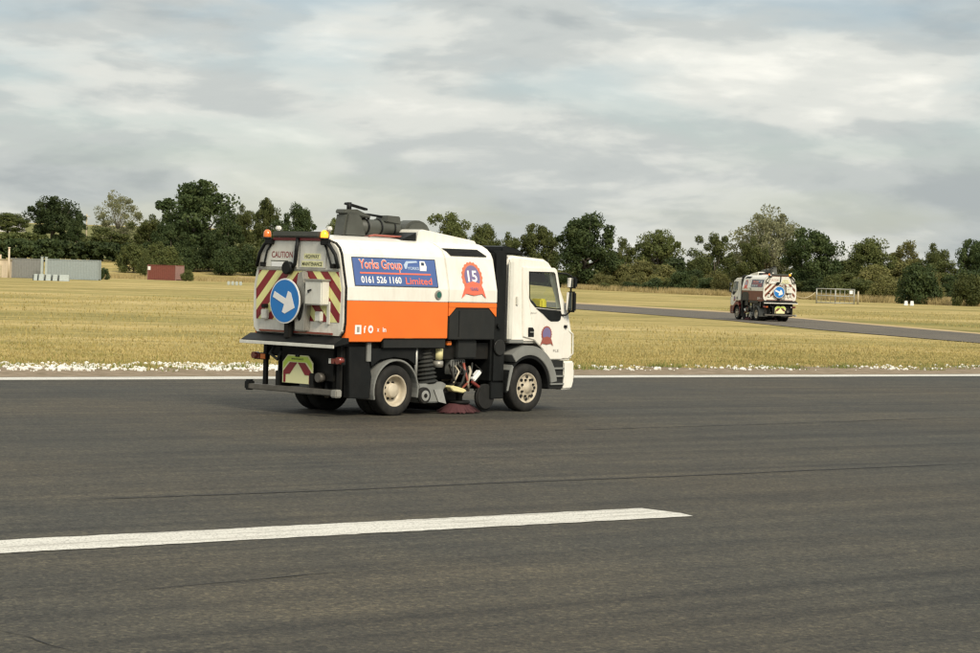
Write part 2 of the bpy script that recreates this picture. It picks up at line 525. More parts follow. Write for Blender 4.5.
# ------------------------------------------------------------------ mesh builder
class MB:
    def __init__(self):
        self.v, self.f, self.sm = [], [], []

    def add(self, verts, faces, smooth=False):
        o = len(self.v)
        self.v += [tuple(p) for p in verts]
        self.f += [tuple(i + o for i in f) for f in faces]
        self.sm += [smooth] * len(faces)
        return self

    def box(self, x0, x1, y0, y1, z0, z1, M=None):
        vs = [Vector((x, y, z)) for x in (x0, x1) for y in (y0, y1) for z in (z0, z1)]
        if M is not None:
            vs = [M @ p for p in vs]
        return self.add(vs, [(0, 1, 3, 2), (4, 6, 7, 5), (0, 4, 5, 1), (2, 3, 7, 6), (0, 2, 6, 4), (1, 5, 7, 3)])

    def cyl(self, p0, p1, r0, r1=None, n=16, cap=True, smooth=True):
        r1 = r0 if r1 is None else r1
        p0, p1 = Vector(p0), Vector(p1)
        ax = (p1 - p0).normalized()
        a = ax.orthogonal().normalized()
        b = ax.cross(a)
        vs = []
        for p, r in ((p0, r0), (p1, r1)):
            for i in range(n):
                t = 2 * PI * i / n
                vs.append(p + r * (math.cos(t) * a + math.sin(t) * b))
        self.add(vs, [(i, (i + 1) % n, n + (i + 1) % n, n + i) for i in range(n)], smooth)
        if cap:
            self.add(vs[:n], [tuple(reversed(range(n)))])
            self.add(vs[n:], [tuple(range(n))])
        return self

    def tube(self, pts, r, n=8, smooth=True):
        pts = [Vector(p) for p in pts]
        rr = r if isinstance(r, (list, tuple)) else [r] * len(pts)
        vs, prev = [], None
        for i, p in enumerate(pts):
            d = (pts[min(i + 1, len(pts) - 1)] - pts[max(i - 1, 0)]).normalized()
            a = d.orthogonal().normalized() if prev is None else (prev - d * prev.dot(d)).normalized()
            prev = a
            b = d.cross(a)
            for k in range(n):
                t = 2 * PI * k / n
                vs.append(p + rr[i] * (math.cos(t) * a + math.sin(t) * b))
        fs = []
        for i in range(len(pts) - 1):
            for k in range(n):
                fs.append((i * n + k, i * n + (k + 1) % n, (i + 1) * n + (k + 1) % n, (i + 1) * n + k))
        self.add(vs, fs, smooth)
        self.add(vs[:n], [tuple(reversed(range(n)))])
        self.add(vs[-n:], [tuple(range(n))])
        return self

    def prism(self, poly, fn, d0, d1):
        """poly of 2D points, fn(a, b, d) -> 3D"""
        n = len(poly)
        vs = [fn(a, b, d0) for a, b in poly] + [fn(a, b, d1) for a, b in poly]
        fs = [tuple(range(n)), tuple(reversed(range(n, 2 * n)))]
        fs += [(i, n + i, n + (i + 1) % n, (i + 1) % n) for i in range(n)]
        return self.add(vs, fs)

    def lathe(self, prof, M, n=32, smooth=True):
        """prof of (radius, axial) turned about local Y, then M"""
        vs = []
        for i in range(n):
            t = 2 * PI * i / n
            for r, y in prof:
                vs.append(M @ Vector((r * math.cos(t), y, r * math.sin(t))))
        k = len(prof)
        fs = []
        for i in range(n):
            for j in range(k - 1):
                a, b = i * k + j, ((i + 1) % n) * k + j
                fs.append((a, a + 1, b + 1, b))
        return self.add(vs, fs, smooth)

    def mesh(self, name, material=None, bevel=0.0, seg=2, fixn=True):
        me = bpy.data.meshes.new(name)
        me.from_pydata(self.v, [], self.f)
        me.polygons.foreach_set('use_smooth', self.sm)
        if fixn or bevel:
            bm = bmesh.new()
            bm.from_mesh(me)
            bmesh.ops.remove_doubles(bm, verts=bm.verts, dist=1e-5)
            bmesh.ops.recalc_face_normals(bm, faces=bm.faces)
            if bevel:
                ed = [e for e in bm.edges if len(e.link_faces) == 2 and e.calc_face_angle(0) > R(28)]
                r = bmesh.ops.bevel(bm, geom=ed, offset=bevel, segments=seg, affect='EDGES', clamp_overlap=True)
            bm.to_mesh(me)
            bm.free()
        if material:
            me.materials.append(MATS[material])
        return me

    def build(self, name, material, parent=None, bevel=0.0, **kw):
        return link(name, self.mesh(name, material, bevel, **kw), parent)


def link(name, me, parent=None):
    o = bpy.data.objects.new(name, me)
    COL.objects.link(o)
    if parent is not None:
        o.parent = parent
    return o


def empty(name, loc=(0, 0, 0), rz=0.0):
    o = bpy.data.objects.new(name, None)
    o.empty_display_size = 0.3
    COL.objects.link(o)
    o.location = loc
    o.rotation_euler = (0, 0, rz)
    return o


def tag(o, label=None, cat=None, group=None, kind=None):
    for k, v in (('label', label), ('category', cat), ('group', group), ('kind', kind)):
        if v:
            o[k] = v
    return o


def copy_tree(o, parent=None, swap=None):
    c = o.copy()
    COL.objects.link(c)
    c.parent = parent
    if swap and c.type == 'MESH':
        for i, s in enumerate(c.material_slots):
            nm = s.material.name if s.material else ''
            if nm in swap:
                s.link = 'OBJECT'
                s.material = MATS[swap[nm]]
    for ch in list(o.children):
        copy_tree(ch, c, swap)
    return c


def bool_cut(me, cutters):
    o = bpy.data.objects.new('tmp', me)
    COL.objects.link(o)
    tmp = []
    for c in cutters:
        co = bpy.data.objects.new('tmpc', c)
        COL.objects.link(co)
        md = o.modifiers.new('b', 'BOOLEAN')
        md.operation = 'DIFFERENCE'
        md.solver = 'EXACT'
        md.object = co
        tmp.append(co)
    dg = bpy.context.evaluated_depsgraph_get()
    dg.update()
    res = bpy.data.meshes.new_from_object(o.evaluated_get(dg))
    for x in tmp + [o]:
        bpy.data.objects.remove(x)
    return res


def text_mesh(body, size, fn, material, bold=0.0, width=None, shear=0.0, spacing=1.0):
    """text laid out flat, left-bottom at 0,0, mapped by fn(a, b) -> 3D"""
    cu = bpy.data.curves.new('t', 'FONT')
    cu.body = body
    cu.size = size
    cu.offset = bold * size
    cu.shear = shear
    cu.space_character = spacing
    cu.resolution_u = 3
    ob = bpy.data.objects.new('t', cu)
    COL.objects.link(ob)
    dg = bpy.context.evaluated_depsgraph_get()
    dg.update()
    me = bpy.data.meshes.new_from_object(ob.evaluated_get(dg))
    bpy.data.objects.remove(ob)
    xs = [v.co.x for v in me.vertices]
    ys = [v.co.y for v in me.vertices]
    x0, x1, y0 = min(xs), max(xs), min(ys)
    k = (width / (x1 - x0)) if width else 1.0
    for v in me.vertices:
        v.co = fn((v.co.x - x0) * k, v.co.y - y0)
    me.materials.clear()
    me.materials.append(MATS[material])
    return me


# ------------------------------------------------------------------ terrain and pavements
def sstep(a, b, x):
    t = min(1, max(0, (x - a) / (b - a)))
    return t * t * (3 - 2 * t)


def gz(x, y):
    left = 1 - sstep(-60, 30, x)
    rise = 0.036 * max(0.0, y - 440) * sstep(430, 520, y)
    rise = min(rise, 18 + 0.002 * y)
    far = 0.004 * max(0, y - 700)
    return left * rise + (1 - left) * min(far, 12)


gxs = sorted(set([-3000, -2000, -1200, -800] + list(range(-600, 601, 20)) + [800, 1200, 2000, 3000]))
gys = sorted(set([-800, -400, -200, -100, -50] + list(range(0, 440, 20)) + list(range(440, 1000, 14)) + [1100, 1300, 1600, 2200, 3200, 5000]))
g = MB()
g.v = [(x, y, gz(x, y)) for y in gys for x in gxs]
nx = len(gxs)
g.f = [(j * nx + i, j * nx + i + 1, (j + 1) * nx + i + 1, (j + 1) * nx + i) for j in range(len(gys) - 1) for i in range(nx - 1)]
g.sm = [True] * len(g.f)
tag(g.build('grass_field', 'dry_grass'), kind='structure')

rd = Vector((math.cos(ROAD_ANG), math.sin(ROAD_ANG), 0))
rn = Vector((-math.sin(ROAD_ANG), math.cos(ROAD_ANG), 0))


def road_pt(s, n, z):
    p = rd * s + rn * n
    return (p.x, p.y, z)


FAR_N = 45.4           # far edge of the pavement, measured square to the runway
rng = random.Random(5)


def strip(name, n0, n1, s0, s1, z, material, parent=None, step=3.0, jag0=0.0, jag1=0.0):
    m = MB()
    k = max(1, int((s1 - s0) / step))
    vs = []
    for i in range(k + 1):
        s = s0 + (s1 - s0) * i / k
        a, b = n0 + rng.uniform(-jag0, jag0), n1 + rng.uniform(-jag1, jag1)
        vs += [road_pt(s, a, z), road_pt(s, (a + b) / 2, z), road_pt(s, b, z)]
    fs = []
    for i in range(k):
        for j in (0, 1):
            fs.append((3 * i + j, 3 * i + 3 + j, 3 * i + 4 + j, 3 * i + 1 + j))
    m.add(vs, fs)
    return m.build(name, material, parent)


runway = tag(strip('runway', -22, FAR_N + 0.55, -500, 900, 0.008, 'runway_asphalt', step=25), kind='structure')
strip('edge_line', FAR_N - 0.66, FAR_N + 0.34, -500, 900, 0.014, 'marking_paint', runway, step=0.8, jag0=0.012, jag1=0.05)

# the near centre-line dash, cut off slantwise at its right end
pa, pb = ground(622, 506.2), ground(681, 514.2)
nA = Vector((pa.x, pa.y, 0)).dot(rn)
sA, sB = Vector((pa.x, pa.y, 0)).dot(rd), Vector((pb.x, pb.y, 0)).dot(rd)
nL1 = Vector((*ground(0, 541.5).xy, 0)).dot(rn)
nL0 = Vector((*ground(0, 554.5).xy, 0)).dot(rn)
m = MB()
vs, fs, k = [], [], 500
for i in range(k + 1):
    s = -40 + (sA + 40) * i / k
    vs += [road_pt(s, nL0 + rng.uniform(-.022, .014), 0.014), road_pt(s, nL1 + rng.uniform(-.014, .022), 0.014)]
fs = [(2 * i, 2 * i + 2, 2 * i + 3, 2 * i + 1) for i in range(k)]
tip = Vector((pb.x, pb.y, 0)).dot(rn)
vs.append(road_pt(sB, tip, 0.014))
fs.append((2 * k, len(vs) - 1, 2 * k + 1))
m.add(vs, fs)
m.build('centre_line', 'marking_paint', runway)


def crack(name, pix, w, parent, seed, wob=0.02, mat_='crack_dark'):
    r = random.Random(seed)
    P = [ground(*p) for p in pix]
    pts = []
    for a, b in zip(P, P[1:]):
        k = max(2, int((b - a).length / 0.22))
        for i in range(k):
            pts.append(a.lerp(b, i / k))
    pts.append(P[-1])
    mm = MB()
    vs = []
    off = 0.0
    for i, p in enumerate(pts):
        d = (pts[min(i + 1, len(pts) - 1)] - pts[max(0, i - 1)]).normalized()
        nn = Vector((-d.y, d.x, 0))
        off = off * 0.9 + r.uniform(-wob, wob)
        c = p + nn * off
        ww = w * r.uniform(0.35, 1.3) * min(1, 0.15 + i / 6, 0.15 + (len(pts) - 1 - i) / 6)
        vs += [(c - nn * ww / 2), (c + nn * ww / 2)]
    for v in vs:
        v.z = 0.013
    mm.add(vs, [(2 * i, 2 * i + 2, 2 * i + 3, 2 * i + 1) for i in range(len(pts) - 1)])
    return mm.build(name, mat_, parent)


crack('joint', [(70, 502), (110, 499.5), (300, 492.5), (490, 484), (735, 474.5), (985, 463.5)], 0.075, runway, 1, 0.012)
crack('crack', [(110, 594), (220, 584), (330, 574.5), (420, 569)], 0.025, runway, 2)
crack('crack', [(-5, 630), (30, 638), (55, 646), (85, 656)], 0.030, runway, 3, 0.02)
crack('crack', [(520, 432), (700, 427), (985, 417)], 0.05, runway, 4, 0.02)

tag(strip('verge', FAR_N + 0.45, FAR_N + 5.0, -200, 400, 0.005, 'verge_soil', step=0.35, jag1=1.3), kind='structure')

# taxiway
TU = [(300, 285), (420, 294), (577, 304), (731, 313), (856, 324), (980, 334.5), (1100, 346)]
TL = [(300, 287), (420, 297.5), (577, 309.5), (731, 321), (817, 330), (980, 343.5), (1100, 354)]


def sheet_between(name, A, B, z, material, parent=None, sub=14):
    mm = MB()

    def res(L):
        P = [ground(*p) for p in L]
        out = []
        for a, b in zip(P, P[1:]):
            out += [a.lerp(b, i / sub) for i in range(sub)]
        return out + [P[-1]]
    a, b = res(A), res(B)
    vs = []
    for p, q in zip(a, b):
        vs += [(p.x, p.y, z), (q.x, q.y, z)]
    mm.add(vs, [(2 * i, 2 * i + 1, 2 * i + 3, 2 * i + 2) for i in range(len(a) - 1)])
    return mm.build(name, material, parent)


taxi = tag(sheet_between('taxiway', TU, TL, 0.03, 'taxiway_asphalt'), kind='structure')
sheet_between('edge_strip', [(x, y - 1.3) for x, y in TU], [(x, y + 0.2) for x, y in TU], 0.024, 'stubble_soil', taxi)

# ------------------------------------------------------------------ road sweeper
RZ = R(46.5)
rw = ground(394.4, 416.3)
tl_ = Vector((-math.sin(RZ), math.cos(RZ), 0))
T_ORG = rw + 1.12 * tl_
# half cross-section of the hopper, from the waist up: (half width, height)
PROF = [(1.20, 2.05), (1.195, 2.28), (1.06, 2.86), (1.0, 2.965), (0.90, 3.045), (0.76, 3.11), (0.52, 3.165), (0.25, 3.19), (0, 3.20)]
SLOPE = Vector((0, 1.195 - 1.06, 2.86 - 2.28))     # for the near (right) side, y grows inward


def full_section(prof, zmin=None):
    right = [(-w, z) for w, z in prof]
    left = [(w, z) for w, z in reversed(prof)][1:]
    return right + left


def side_frame(s, x0, z0, out=0.012):
    """decal frame on the sloping hopper side; s=-1 near/right side, s=1 left side; returns fn(a,b)"""
    sl = math.hypot(SLOPE.y, SLOPE.z)
    def fn(a, b, d=0.0):
        zz = z0 + b * SLOPE.z / sl
        w = 1.195 - (zz - 2.28) * SLOPE.y / SLOPE.z if zz > 2.28 else 1.2 - (zz - 2.05) * 0.005 / 0.23
        y = w + out + d
        return Vector((x0 + a, -y, zz)) if s < 0 else Vector((x0 - a, y, zz))
    return fn


def flat_side(s, x0, z0, w):
    def fn(a, b, d=0.0):
        return Vector((x0 + a, -(w + d), z0 + b)) if s < 0 else Vector((x0 - a, w + d, z0 + b))
    return fn


def rear_frame(x, y0, z0):
    """decal frame on the rear, seen from behind: a runs to the viewer's right (towards -y)"""
    def fn(a, b, d=0.0):
        return Vector((x - d, y0 - a, z0 + b))
    return fn


def plate(fn, poly, d0, d1, name, material, parent, bevel=0.0):
    return MB().prism(poly, fn, d0, d1).build(name, material, parent, bevel)


def rect(a0, a1, b0, b1):
    return [(a0, b0), (a1, b0), (a1, b1), (a0, b1)]


def clip_poly(poly, a, b, c):
    """keep a*x+b*y<=c"""
    out = []
    for i, p in enumerate(poly):
        q = poly[(i + 1) % len(poly)]
        dp, dq = a * p[0] + b * p[1] - c, a * q[0] + b * q[1] - c
        if dp <= 0:
            out.append(p)
        if (dp < 0 < dq) or (dq < 0 < dp):
            t = dp / (dp - dq)
            out.append((p[0] + t * (q[0] - p[0]), p[1] + t * (q[1] - p[1])))
    return out


def area(poly):
    return abs(sum(p[0] * q[1] - q[0] * p[1] for p, q in zip(poly, poly[1:] + poly[:1]))) / 2


def disc(r, n=40, cx=0, cy=0, ry=None):
    return [(cx + r * math.cos(2 * PI * i / n), cy + (ry or r) * math.sin(2 * PI * i / n)) for i in range(n)]


def anniversary_badge(root, fn, cx, cy, s, muted, name='anniversary_badge'):
    ring = []
    for i in range(120):
        t = 2 * PI * i / 120
        rr = (0.275 if not muted else 0.26) * s * (1 + 0.035 * math.cos(20 * t))
        ring.append((cx + rr * math.cos(t), cy + rr * 1.08 * math.sin(t)))
    b = plate(fn, ring, 0, 0.004, name, 'badge_brown' if muted else 'badge_orange', root)
    plate(fn, disc(0.205 * s, 40, cx, cy + .01 * s, 0.225 * s), 0.005, 0.008, 'badge_field', 'badge_purple', b)
    if not muted:
        link('badge_numeral', text_mesh('15', 0.30 * s, lambda a, q: fn(cx - 0.125 * s + a, cy - 0.085 * s + q, 0.010), 'badge_orange' if False else 'print_white', 0.02, width=0.25 * s), b)
    rib = [(cx - .33 * s, cy - .40 * s), (cx - .25 * s, cy - .34 * s), (cx - .22 * s, cy - .31 * s), (cx, cy - .345 * s), (cx + .22 * s, cy - .31 * s), (cx + .25 * s, cy - .34 * s),
           (cx + .33 * s, cy - .40 * s), (cx + .25 * s, cy - .21 * s), (cx + .2 * s, cy - .12 * s), (cx, cy - .07 * s), (cx - .2 * s, cy - .12 * s), (cx - .25 * s, cy - .21 * s)]
    plate(fn, rib, 0.010, 0.013, 'ribbon', 'badge_brown' if muted else 'print_red', b)
    if not muted:
        link('badge_lettering', text_mesh('YEARS', 0.085 * s, lambda a, q: fn(cx - 0.11 * s + a, cy - 0.25 * s + q, 0.016), 'badge_purple', 0.01, width=0.22 * s), b)
    return b


def wheel(root, x, y, outward, r, width, front, rim_mat='rim_paint'):
    M = Matrix.Translation((x, y, r))
    if outward > 0:
        M = M @ Matrix.Rotation(PI, 4, 'Z')
    w = width / 2      # outer face at local -y
    tyre = MB().lathe([(r * .60, -w * .82), (r * .64, -w * .98), (r * .80, -w * 1.03), (r * .93, -w * .97), (r * .985, -w * .82), (r, -w * .6),
                       (r, w * .6), (r * .985, w * .82), (r * .93, w * .97), (r * .64, w * .98), (r * .60, w * .82)], M, 40).build('wheel', 'rubber', root)
    if front:
        prof = [(r * .625, -w * .98), (r * .60, -w * 1.0), (r * .565, -w * .92), (r * .54, -w * .72), (r * .40, -w * .95), (r * .33, -w * 1.02), (r * .22, -w * 1.02), (r * .20, -w * 1.16), (0.001, -w * 1.2)]
    else:
        prof = [(r * .625, -w * .98), (r * .60, -w * 1.0), (r * .565, -w * .94), (r * .53, -w * .4), (r * .50, -w * .1), (r * .36, -w * .02), (r * .30, -w * .02), (r * .28, -w * .7), (r * .22, -w * .78), (0.001, -w * .8)]
    rim = MB().lathe(prof, M, 40).build('rim', rim_mat, tyre)
    nb = MB()
    for k in range(8):
        t = 2 * PI * (k + .5) / 8
        rr, y0 = (r * .36, -w * 1.0) if front else (r * .33, -w * .02)
        p = Vector((rr * math.cos(t), y0, rr * math.sin(t)))
        nb.cyl(M @ p, M @ (p + Vector((0, -0.035, 0))), 0.022, n=6, smooth=False)
    nb.build('wheel_nuts', 'black_metal', tyre)['kind'] = 'stuff'
    if front:
        hb = MB()
        for k in range(8):
            t = 2 * PI * k / 8
            p = Vector((r * .46 * math.cos(t), -w * .845, r * .46 * math.sin(t)))
            hb.cyl(M @ p, M @ (p + Vector((0, -0.022, 0))), 0.030, n=10)
        hb.build('hand_holes', 'rubber', tyre)['kind'] = 'stuff'
    return tyre


def arch(root, cx, cz, r0, r1, a0, a1, y0, y1, name, material, flat_tail=0):
    m = MB()
    n = 22
    vs = []
    for i in range(n + 1):
        t = a0 + (a1 - a0) * i / n
        for rr in (r0, r1):
            for y in (y0, y1):
                vs.append((cx + rr * math.cos(t), y, cz + rr * math.sin(t)))
    fs = []
    for i in range(n):
        o, q = 4 * i, 4 * i + 4
        fs += [(o, o + 1, q + 1, q), (o + 2, q + 2, q + 3, o + 3), (o, q, q + 2, o + 2), (o + 1, o + 3, q + 3, q + 1)]
    fs += [(0, 2, 3, 1), (4 * n, 4 * n + 1, 4 * n + 3, 4 * n + 2)]
    m.add(vs, fs)
    return m.build(name, material, root, 0.008)


def make_sweeper():
    root = empty('sweeper_truck')
    # ---- chassis
    for s in (-1, 1):
        MB().box(-1.2, 4.3, s * .38 - .04, s * .38 + .04, .72, .98).build('chassis_rail', 'black_metal', root, .008)
    MB().box(-.08, .08, -.8, .8, .38, .54).build('rear_axle', 'black_metal', root, .02)
    MB().box(3.42, 3.54, -.8, .8, .36, .5).build('front_axle', 'black_metal', root, .02)
    MB().box(-1.18, 2.5, -1.0, 1.0, 1.0, 1.30).build('subframe', 'black_metal', root, .01)
    # ---- hopper: white upper shell, orange lower shell, front section
    X0, XS, X1 = -1.32, 1.215, 2.5
    sec = full_section(PROF)
    fx = lambda a, b, d: (d, a, b)
    hop = MB().prism(sec, fx, X0, XS - .006).build('hopper_shell', 'white_paint', root, .008)
    m = MB()
    for s in (-1, 1):
        pass
    low = [(X0, 1.33), (-.46, 1.33), (-.40, 1.39), (XS - .01, 1.39), (XS - .01, 2.046), (X0, 2.046)]
    MB().prism(low, lambda a, b, d: (a, d, b), -1.2, 1.2).build('lower_skirt', 'orange_paint', root, .01)
    for s in (-1, 1):     # dark rubbing strip under the rear of the skirt
        MB().box(-.36, XS - .02, s * 1.13 - .03, s * 1.13 + .03, 1.22, 1.385).build('skirt_rail', 'cabinet_black', root, .006)
    fr = MB().prism(sec, fx, XS + .006, X1).build('front_shell', 'white_paint', root, .012)
    MB().box(XS + .01, X1 - .004, -1.198, 1.198, 1.955, 2.044).build('front_skirt', 'orange_paint', root, .008)
    for s in (-1, 1):     # orange brackets beside the chamfered cabinet
        for pts in ([(XS + .012, 1.80), (XS + .03, 1.80), (1.42, 1.955), (XS + .012, 1.955)], [(2.492, 1.80), (2.492, 1.955), (2.29, 1.955), (2.475, 1.80)]):
            MB().prism(pts, lambda a, b, d: (a, d, b), s * 1.19, s * 1.1).build('skirt_corner', 'orange_paint', root)
    cab_poly = [(XS + .03, 1.37), (2.47, 1.37), (2.47, 1.79), (2.29, 1.95), (1.42, 1.95), (XS + .03, 1.79)]
    MB().prism(cab_poly, lambda a, b, d: (a, d, b), -1.185, 1.185).build('engine_cabinet', 'cabinet_black', root, .015)
    for s in (-1, 1):
        MB().box(1.5, 1.52, s * 1.188 - .004, s * 1.188 + .004, 1.42, 1.90).build('cabinet_seam', 'black_plastic', root)
        # shoulder vent
        fn = lambda a, b, d, s=s: (a, s * (1.035 - (b - 2.9) * .85 + d), b)
        MB().prism([(1.38, 2.905), (2.33, 2.905), (2.16, 3.03), (1.26, 3.03)], fn, -.05, .034).build('shoulder_vent', 'black_plastic', root)
        for q in range(4):
            b0 = 2.922 + q * .027
            MB().prism([(1.40 - q * .03, b0), (2.27 - q * .04, b0), (2.27 - q * .04, b0 + .008), (1.40 - q * .03, b0 + .008)], fn, .034, .040).build('vent_slat', 'black_metal', root)
    # roof hump over the fan, sloping to the front
    hump = [(.90, 3.12), (.95, 3.34), (1.05, 3.36), (2.44, 3.19), (2.47, 3.06), (1.2, 3.0)]
    MB().prism(hump, lambda a, b, d: (a, d, b), -.66, .66).build('fan_hump', 'white_paint', root, .02)
    MB().prism([(.55, 3.17), (.905, 3.30), (.905, 3.15)], lambda a, b, d: (a, d, b), -.62, .62).build('opening_shadow', 'black_plastic', root)  # solid black wedge standing in for the shadow in the opening behind the hump
    MB().box(2.4, 2.62, -.85, .85, 2.3, 2.98).build('bulkhead', 'door_white', root, .02)

    # ---- company banner on both sides
    for s in (-1, 1):
        x0 = -1.12 if s < 0 else .95
        fn = side_frame(s, x0, 2.31, .006)
        Wd, Ht = 2.06, .52
        b = plate(fn, rect(0, Wd, 0, Ht), 0, .004, 'banner', 'banner_blue', root)
        for rc in (rect(0, Wd, 0, .014), rect(0, Wd, Ht - .014, Ht), rect(0, .014, .014, Ht - .014), rect(Wd - .014, Wd, .014, Ht - .014)):
            plate(fn, rc, .004, .007, 'banner_border', 'banner_edge', b)
        at = lambda ox, oy, d=.008: (lambda a, q: fn(ox + a, oy + q, d))
        link('lettering', text_mesh('Yorks Group', .235, at(.155, .255, .007), 'print_white', .032, width=1.055), b)
        link('lettering', text_mesh('Yorks Group', .235, at(.165, .258, .010), 'print_red', .010, width=1.035), b)
        plate(fn, rect(.155, 1.90, .222, .250), .006, .009, 'red_rule', 'print_red', b)
        link('lettering', text_mesh('0161 526 1160', .165, at(.165, .055), 'print_white', .022, width=.98), b)
        link('lettering', text_mesh('Limited', .175, at(1.25, .048), 'print_red', .014, width=.66), b)
        # pale sweeper emblem
        em = [(1.25, .40), (1.32, .47), (1.58, .48), (1.60, .45), (1.36, .43), (1.31, .33), (1.27, .33)]
        plate(fn, em, .006, .009, 'emblem', 'print_pale', b)
        plate(fn, [(1.64, .30), (1.80, .30), (1.82, .38), (1.78, .48), (1.66, .48)], .006, .009, 'emblem_cab', 'print_white', b)
        plate(fn, rect(1.69, 1.76, .40, .455), .009, .012, 'emblem_window', 'banner_edge', b)
        link('emblem_lettering', text_mesh('YORKS', .075, at(1.33, .315), 'print_pale', .02, width=.29), b)
        # porthole
        px = .93 if s < 0 else .93
        fp = side_frame(s, px, 2.18, .0)
        pr = plate(fp, disc(.085, 28), 0, .03, 'porthole', 'grey_metal', root, .008)
        plate(fp, disc(.058, 24), .031, .036, 'porthole_glass', 'porthole_green', pr)
        # anniversary badge on the front section
        fb = side_frame(s, 1.86 if s < 0 else 1.86, 2.51, .004)
        anniversary_badge(root, fb, 0, 0, .98, False)
        # social icons low on the orange skirt
        ff = flat_side(s, -1.10 if s < 0 else -.35, 1.55, 1.203)
        ic = plate(ff, [(.0, -.085), (.15, -.085), (.15, .075), (.0, .075)], 0, .004, 'social_icon', 'print_white', root, .001)
        plate(ff, [(.045, -.05), (.105, -.05), (.105, .045), (.045, .045)], .004, .006, 'icon_screen', 'print_grey', ic)
        link('social_icon', text_mesh('f', .17, lambda a, q: ff(.205 + a, -.065 + q, .004), 'print_white', .03, width=.055), root)
        ic = plate(ff, disc(.062, 20, .375, .002, .07), 0, .004, 'social_icon', 'print_white', root)
        plate(ff, disc(.03, 16, .375, .002), .004, .006, 'icon_dot', 'print_red', ic)
        link('social_icon', text_mesh('x', .12, lambda a, q: ff(.525 + a, -.04 + q, .004), 'print_white', .02, width=.06), root)
        link('social_icon', text_mesh('in', .12, lambda a, q: ff(.665 + a, -.045 + q, .004), 'print_white', .025, width=.085), root)

    # ---- rear door
    XR = -1.38
    OUT = full_section([(1.19, 1.50), (1.22, 1.66), (1.215, 2.28), (1.08, 2.86), (1.02, 2.97), (.92, 3.05), (.72, 3.10), (.5, 3.12), (0, 3.13)])
    OUT = [(-1.1, 1.40)] + OUT + [(1.1, 1.40)]
    fr_ = lambda a, b, d: (d, a, b)
    door = MB().prism(OUT, fr_, X0 - .004, XR).build('rear_door', 'door_white', root, .03)
    # dark seal round the door
    sealo = [(a * 1.005, 2.2 + (b - 2.2) * 1.005) for a, b in OUT]
    MB().prism(sealo, fr_, X0 - .001, X0 - .03).build('door_seal', 'black_plastic', root)
    # chevron stripes clipped to the lower door panel
    panel = [(1.10, 1.66), (1.125, 2.24), (1.05, 2.54), (-1.05, 2.54), (-1.125, 2.24), (-1.10, 1.66)]
    fz = rear_frame(XR, 0, 0)
    per, hw = .40, .20
    for sgn in (-1, 1):       # a (viewer's right) = -y
        half = clip_poly([(-y, z) for y, z in panel], -sgn, 0, 0) if sgn > 0 else clip_poly([(-y, z) for y, z in panel], 1, 0, 0)
        for k in range(-2, 12):
            for c, mname in ((0, 'reflective_red'), (1, 'reflective_yellow')):
                z0 = 1.12 + k * per + c * hw
                # band between z = z0 - |a| and z0 + hw - |a|
                # b + sgn*a >= z0  and <= z0+hw
                p = clip_poly(half, -sgn, -1, -z0)
                if len(p) > 2:
                    p = clip_poly(p, sgn, 1, z0 + hw - .006)
                if len(p) > 2 and area(p) > .002:
                    plate(fz, p, 0.0, .006, 'chevron_stripe', mname, door)
    # horizontal seam with hinge bar
    MB().box(XR - .02, XR, -1.08, 1.08, 2.555, 2.575).build('door_seam', 'grey_metal', door)
    # upper plates with writing
    pc = plate(rear_frame(XR, 0, 0), [(-.86, 2.60), (-.03, 2.60), (-.03, 3.06), (-.62, 3.06), (-.80, 2.96)], .004, .02, 'caution_plate', 'plate_white', root, .003)
    link('lettering', text_mesh('CAUTION', .155, lambda a, q: rear_frame(XR, 0, 0)(-.70 + a, 2.765 + q, .023), 'print_caution', .012, width=.56), pc)
    plate(rear_frame(XR, 0, 0), rect(-.72, -.26, 2.70, 2.715), .02, .022, 'text_rule', 'print_black', pc)
    plate(rear_frame(XR, 0, 0), rect(-.70, -.40, 2.605, 2.69), .02, .026, 'white_sticker', 'print_white', pc)
    ph = plate(rear_frame(XR, 0, 0), [(.05, 2.60), (.72, 2.60), (.74, 2.9), (.62, 3.06), (.05, 3.06)], .004, .02, 'maintenance_plate', 'plate_white', root, .003)
    fz2 = rear_frame(XR, 0, 0)
    plate(fz2, rect(.10, .66, 2.615, 2.72), .02, .0215, 'yellow_band', 'pale_yellow', ph)
    plate(fz2, rect(.16, .60, 2.75, 2.85), .02, .0215, 'yellow_band', 'pale_yellow', ph)
    link('lettering', text_mesh('HIGHWAY', .095, lambda a, q: fz2(.19 + a, 2.765 + q, .024), 'print_black', .012, width=.37), ph)
    link('lettering', text_mesh('MAINTENANCE', .095, lambda a, q: fz2(.12 + a, 2.633 + q, .024), 'print_black', .012, width=.52), ph)
    # header bar, red strip, dark hoses and latches round the upper door
    MB().box(XR - .10, XR + .1, -.62, .62, 3.135, 3.235).build('header_bar', 'boom_grey', root, .02)
    MB().box(XR - .04, XR, -.66, .66, 3.075, 3.125).build('red_strip', 'reflective_red', root, .004)
    MB().tube([(XR - .05, -.02, 3.12), (XR - .07, -.01, 2.9), (XR - .06, .03, 2.66), (XR - .06, .12, 2.58)], .035).build('door_hose', 'black_plastic', root)
    MB().cyl((XR - .02, .2, 2.585), (XR - .13, .2, 2.585), .115, n=20).build('camera_housing', 'black_plastic', root, .01)
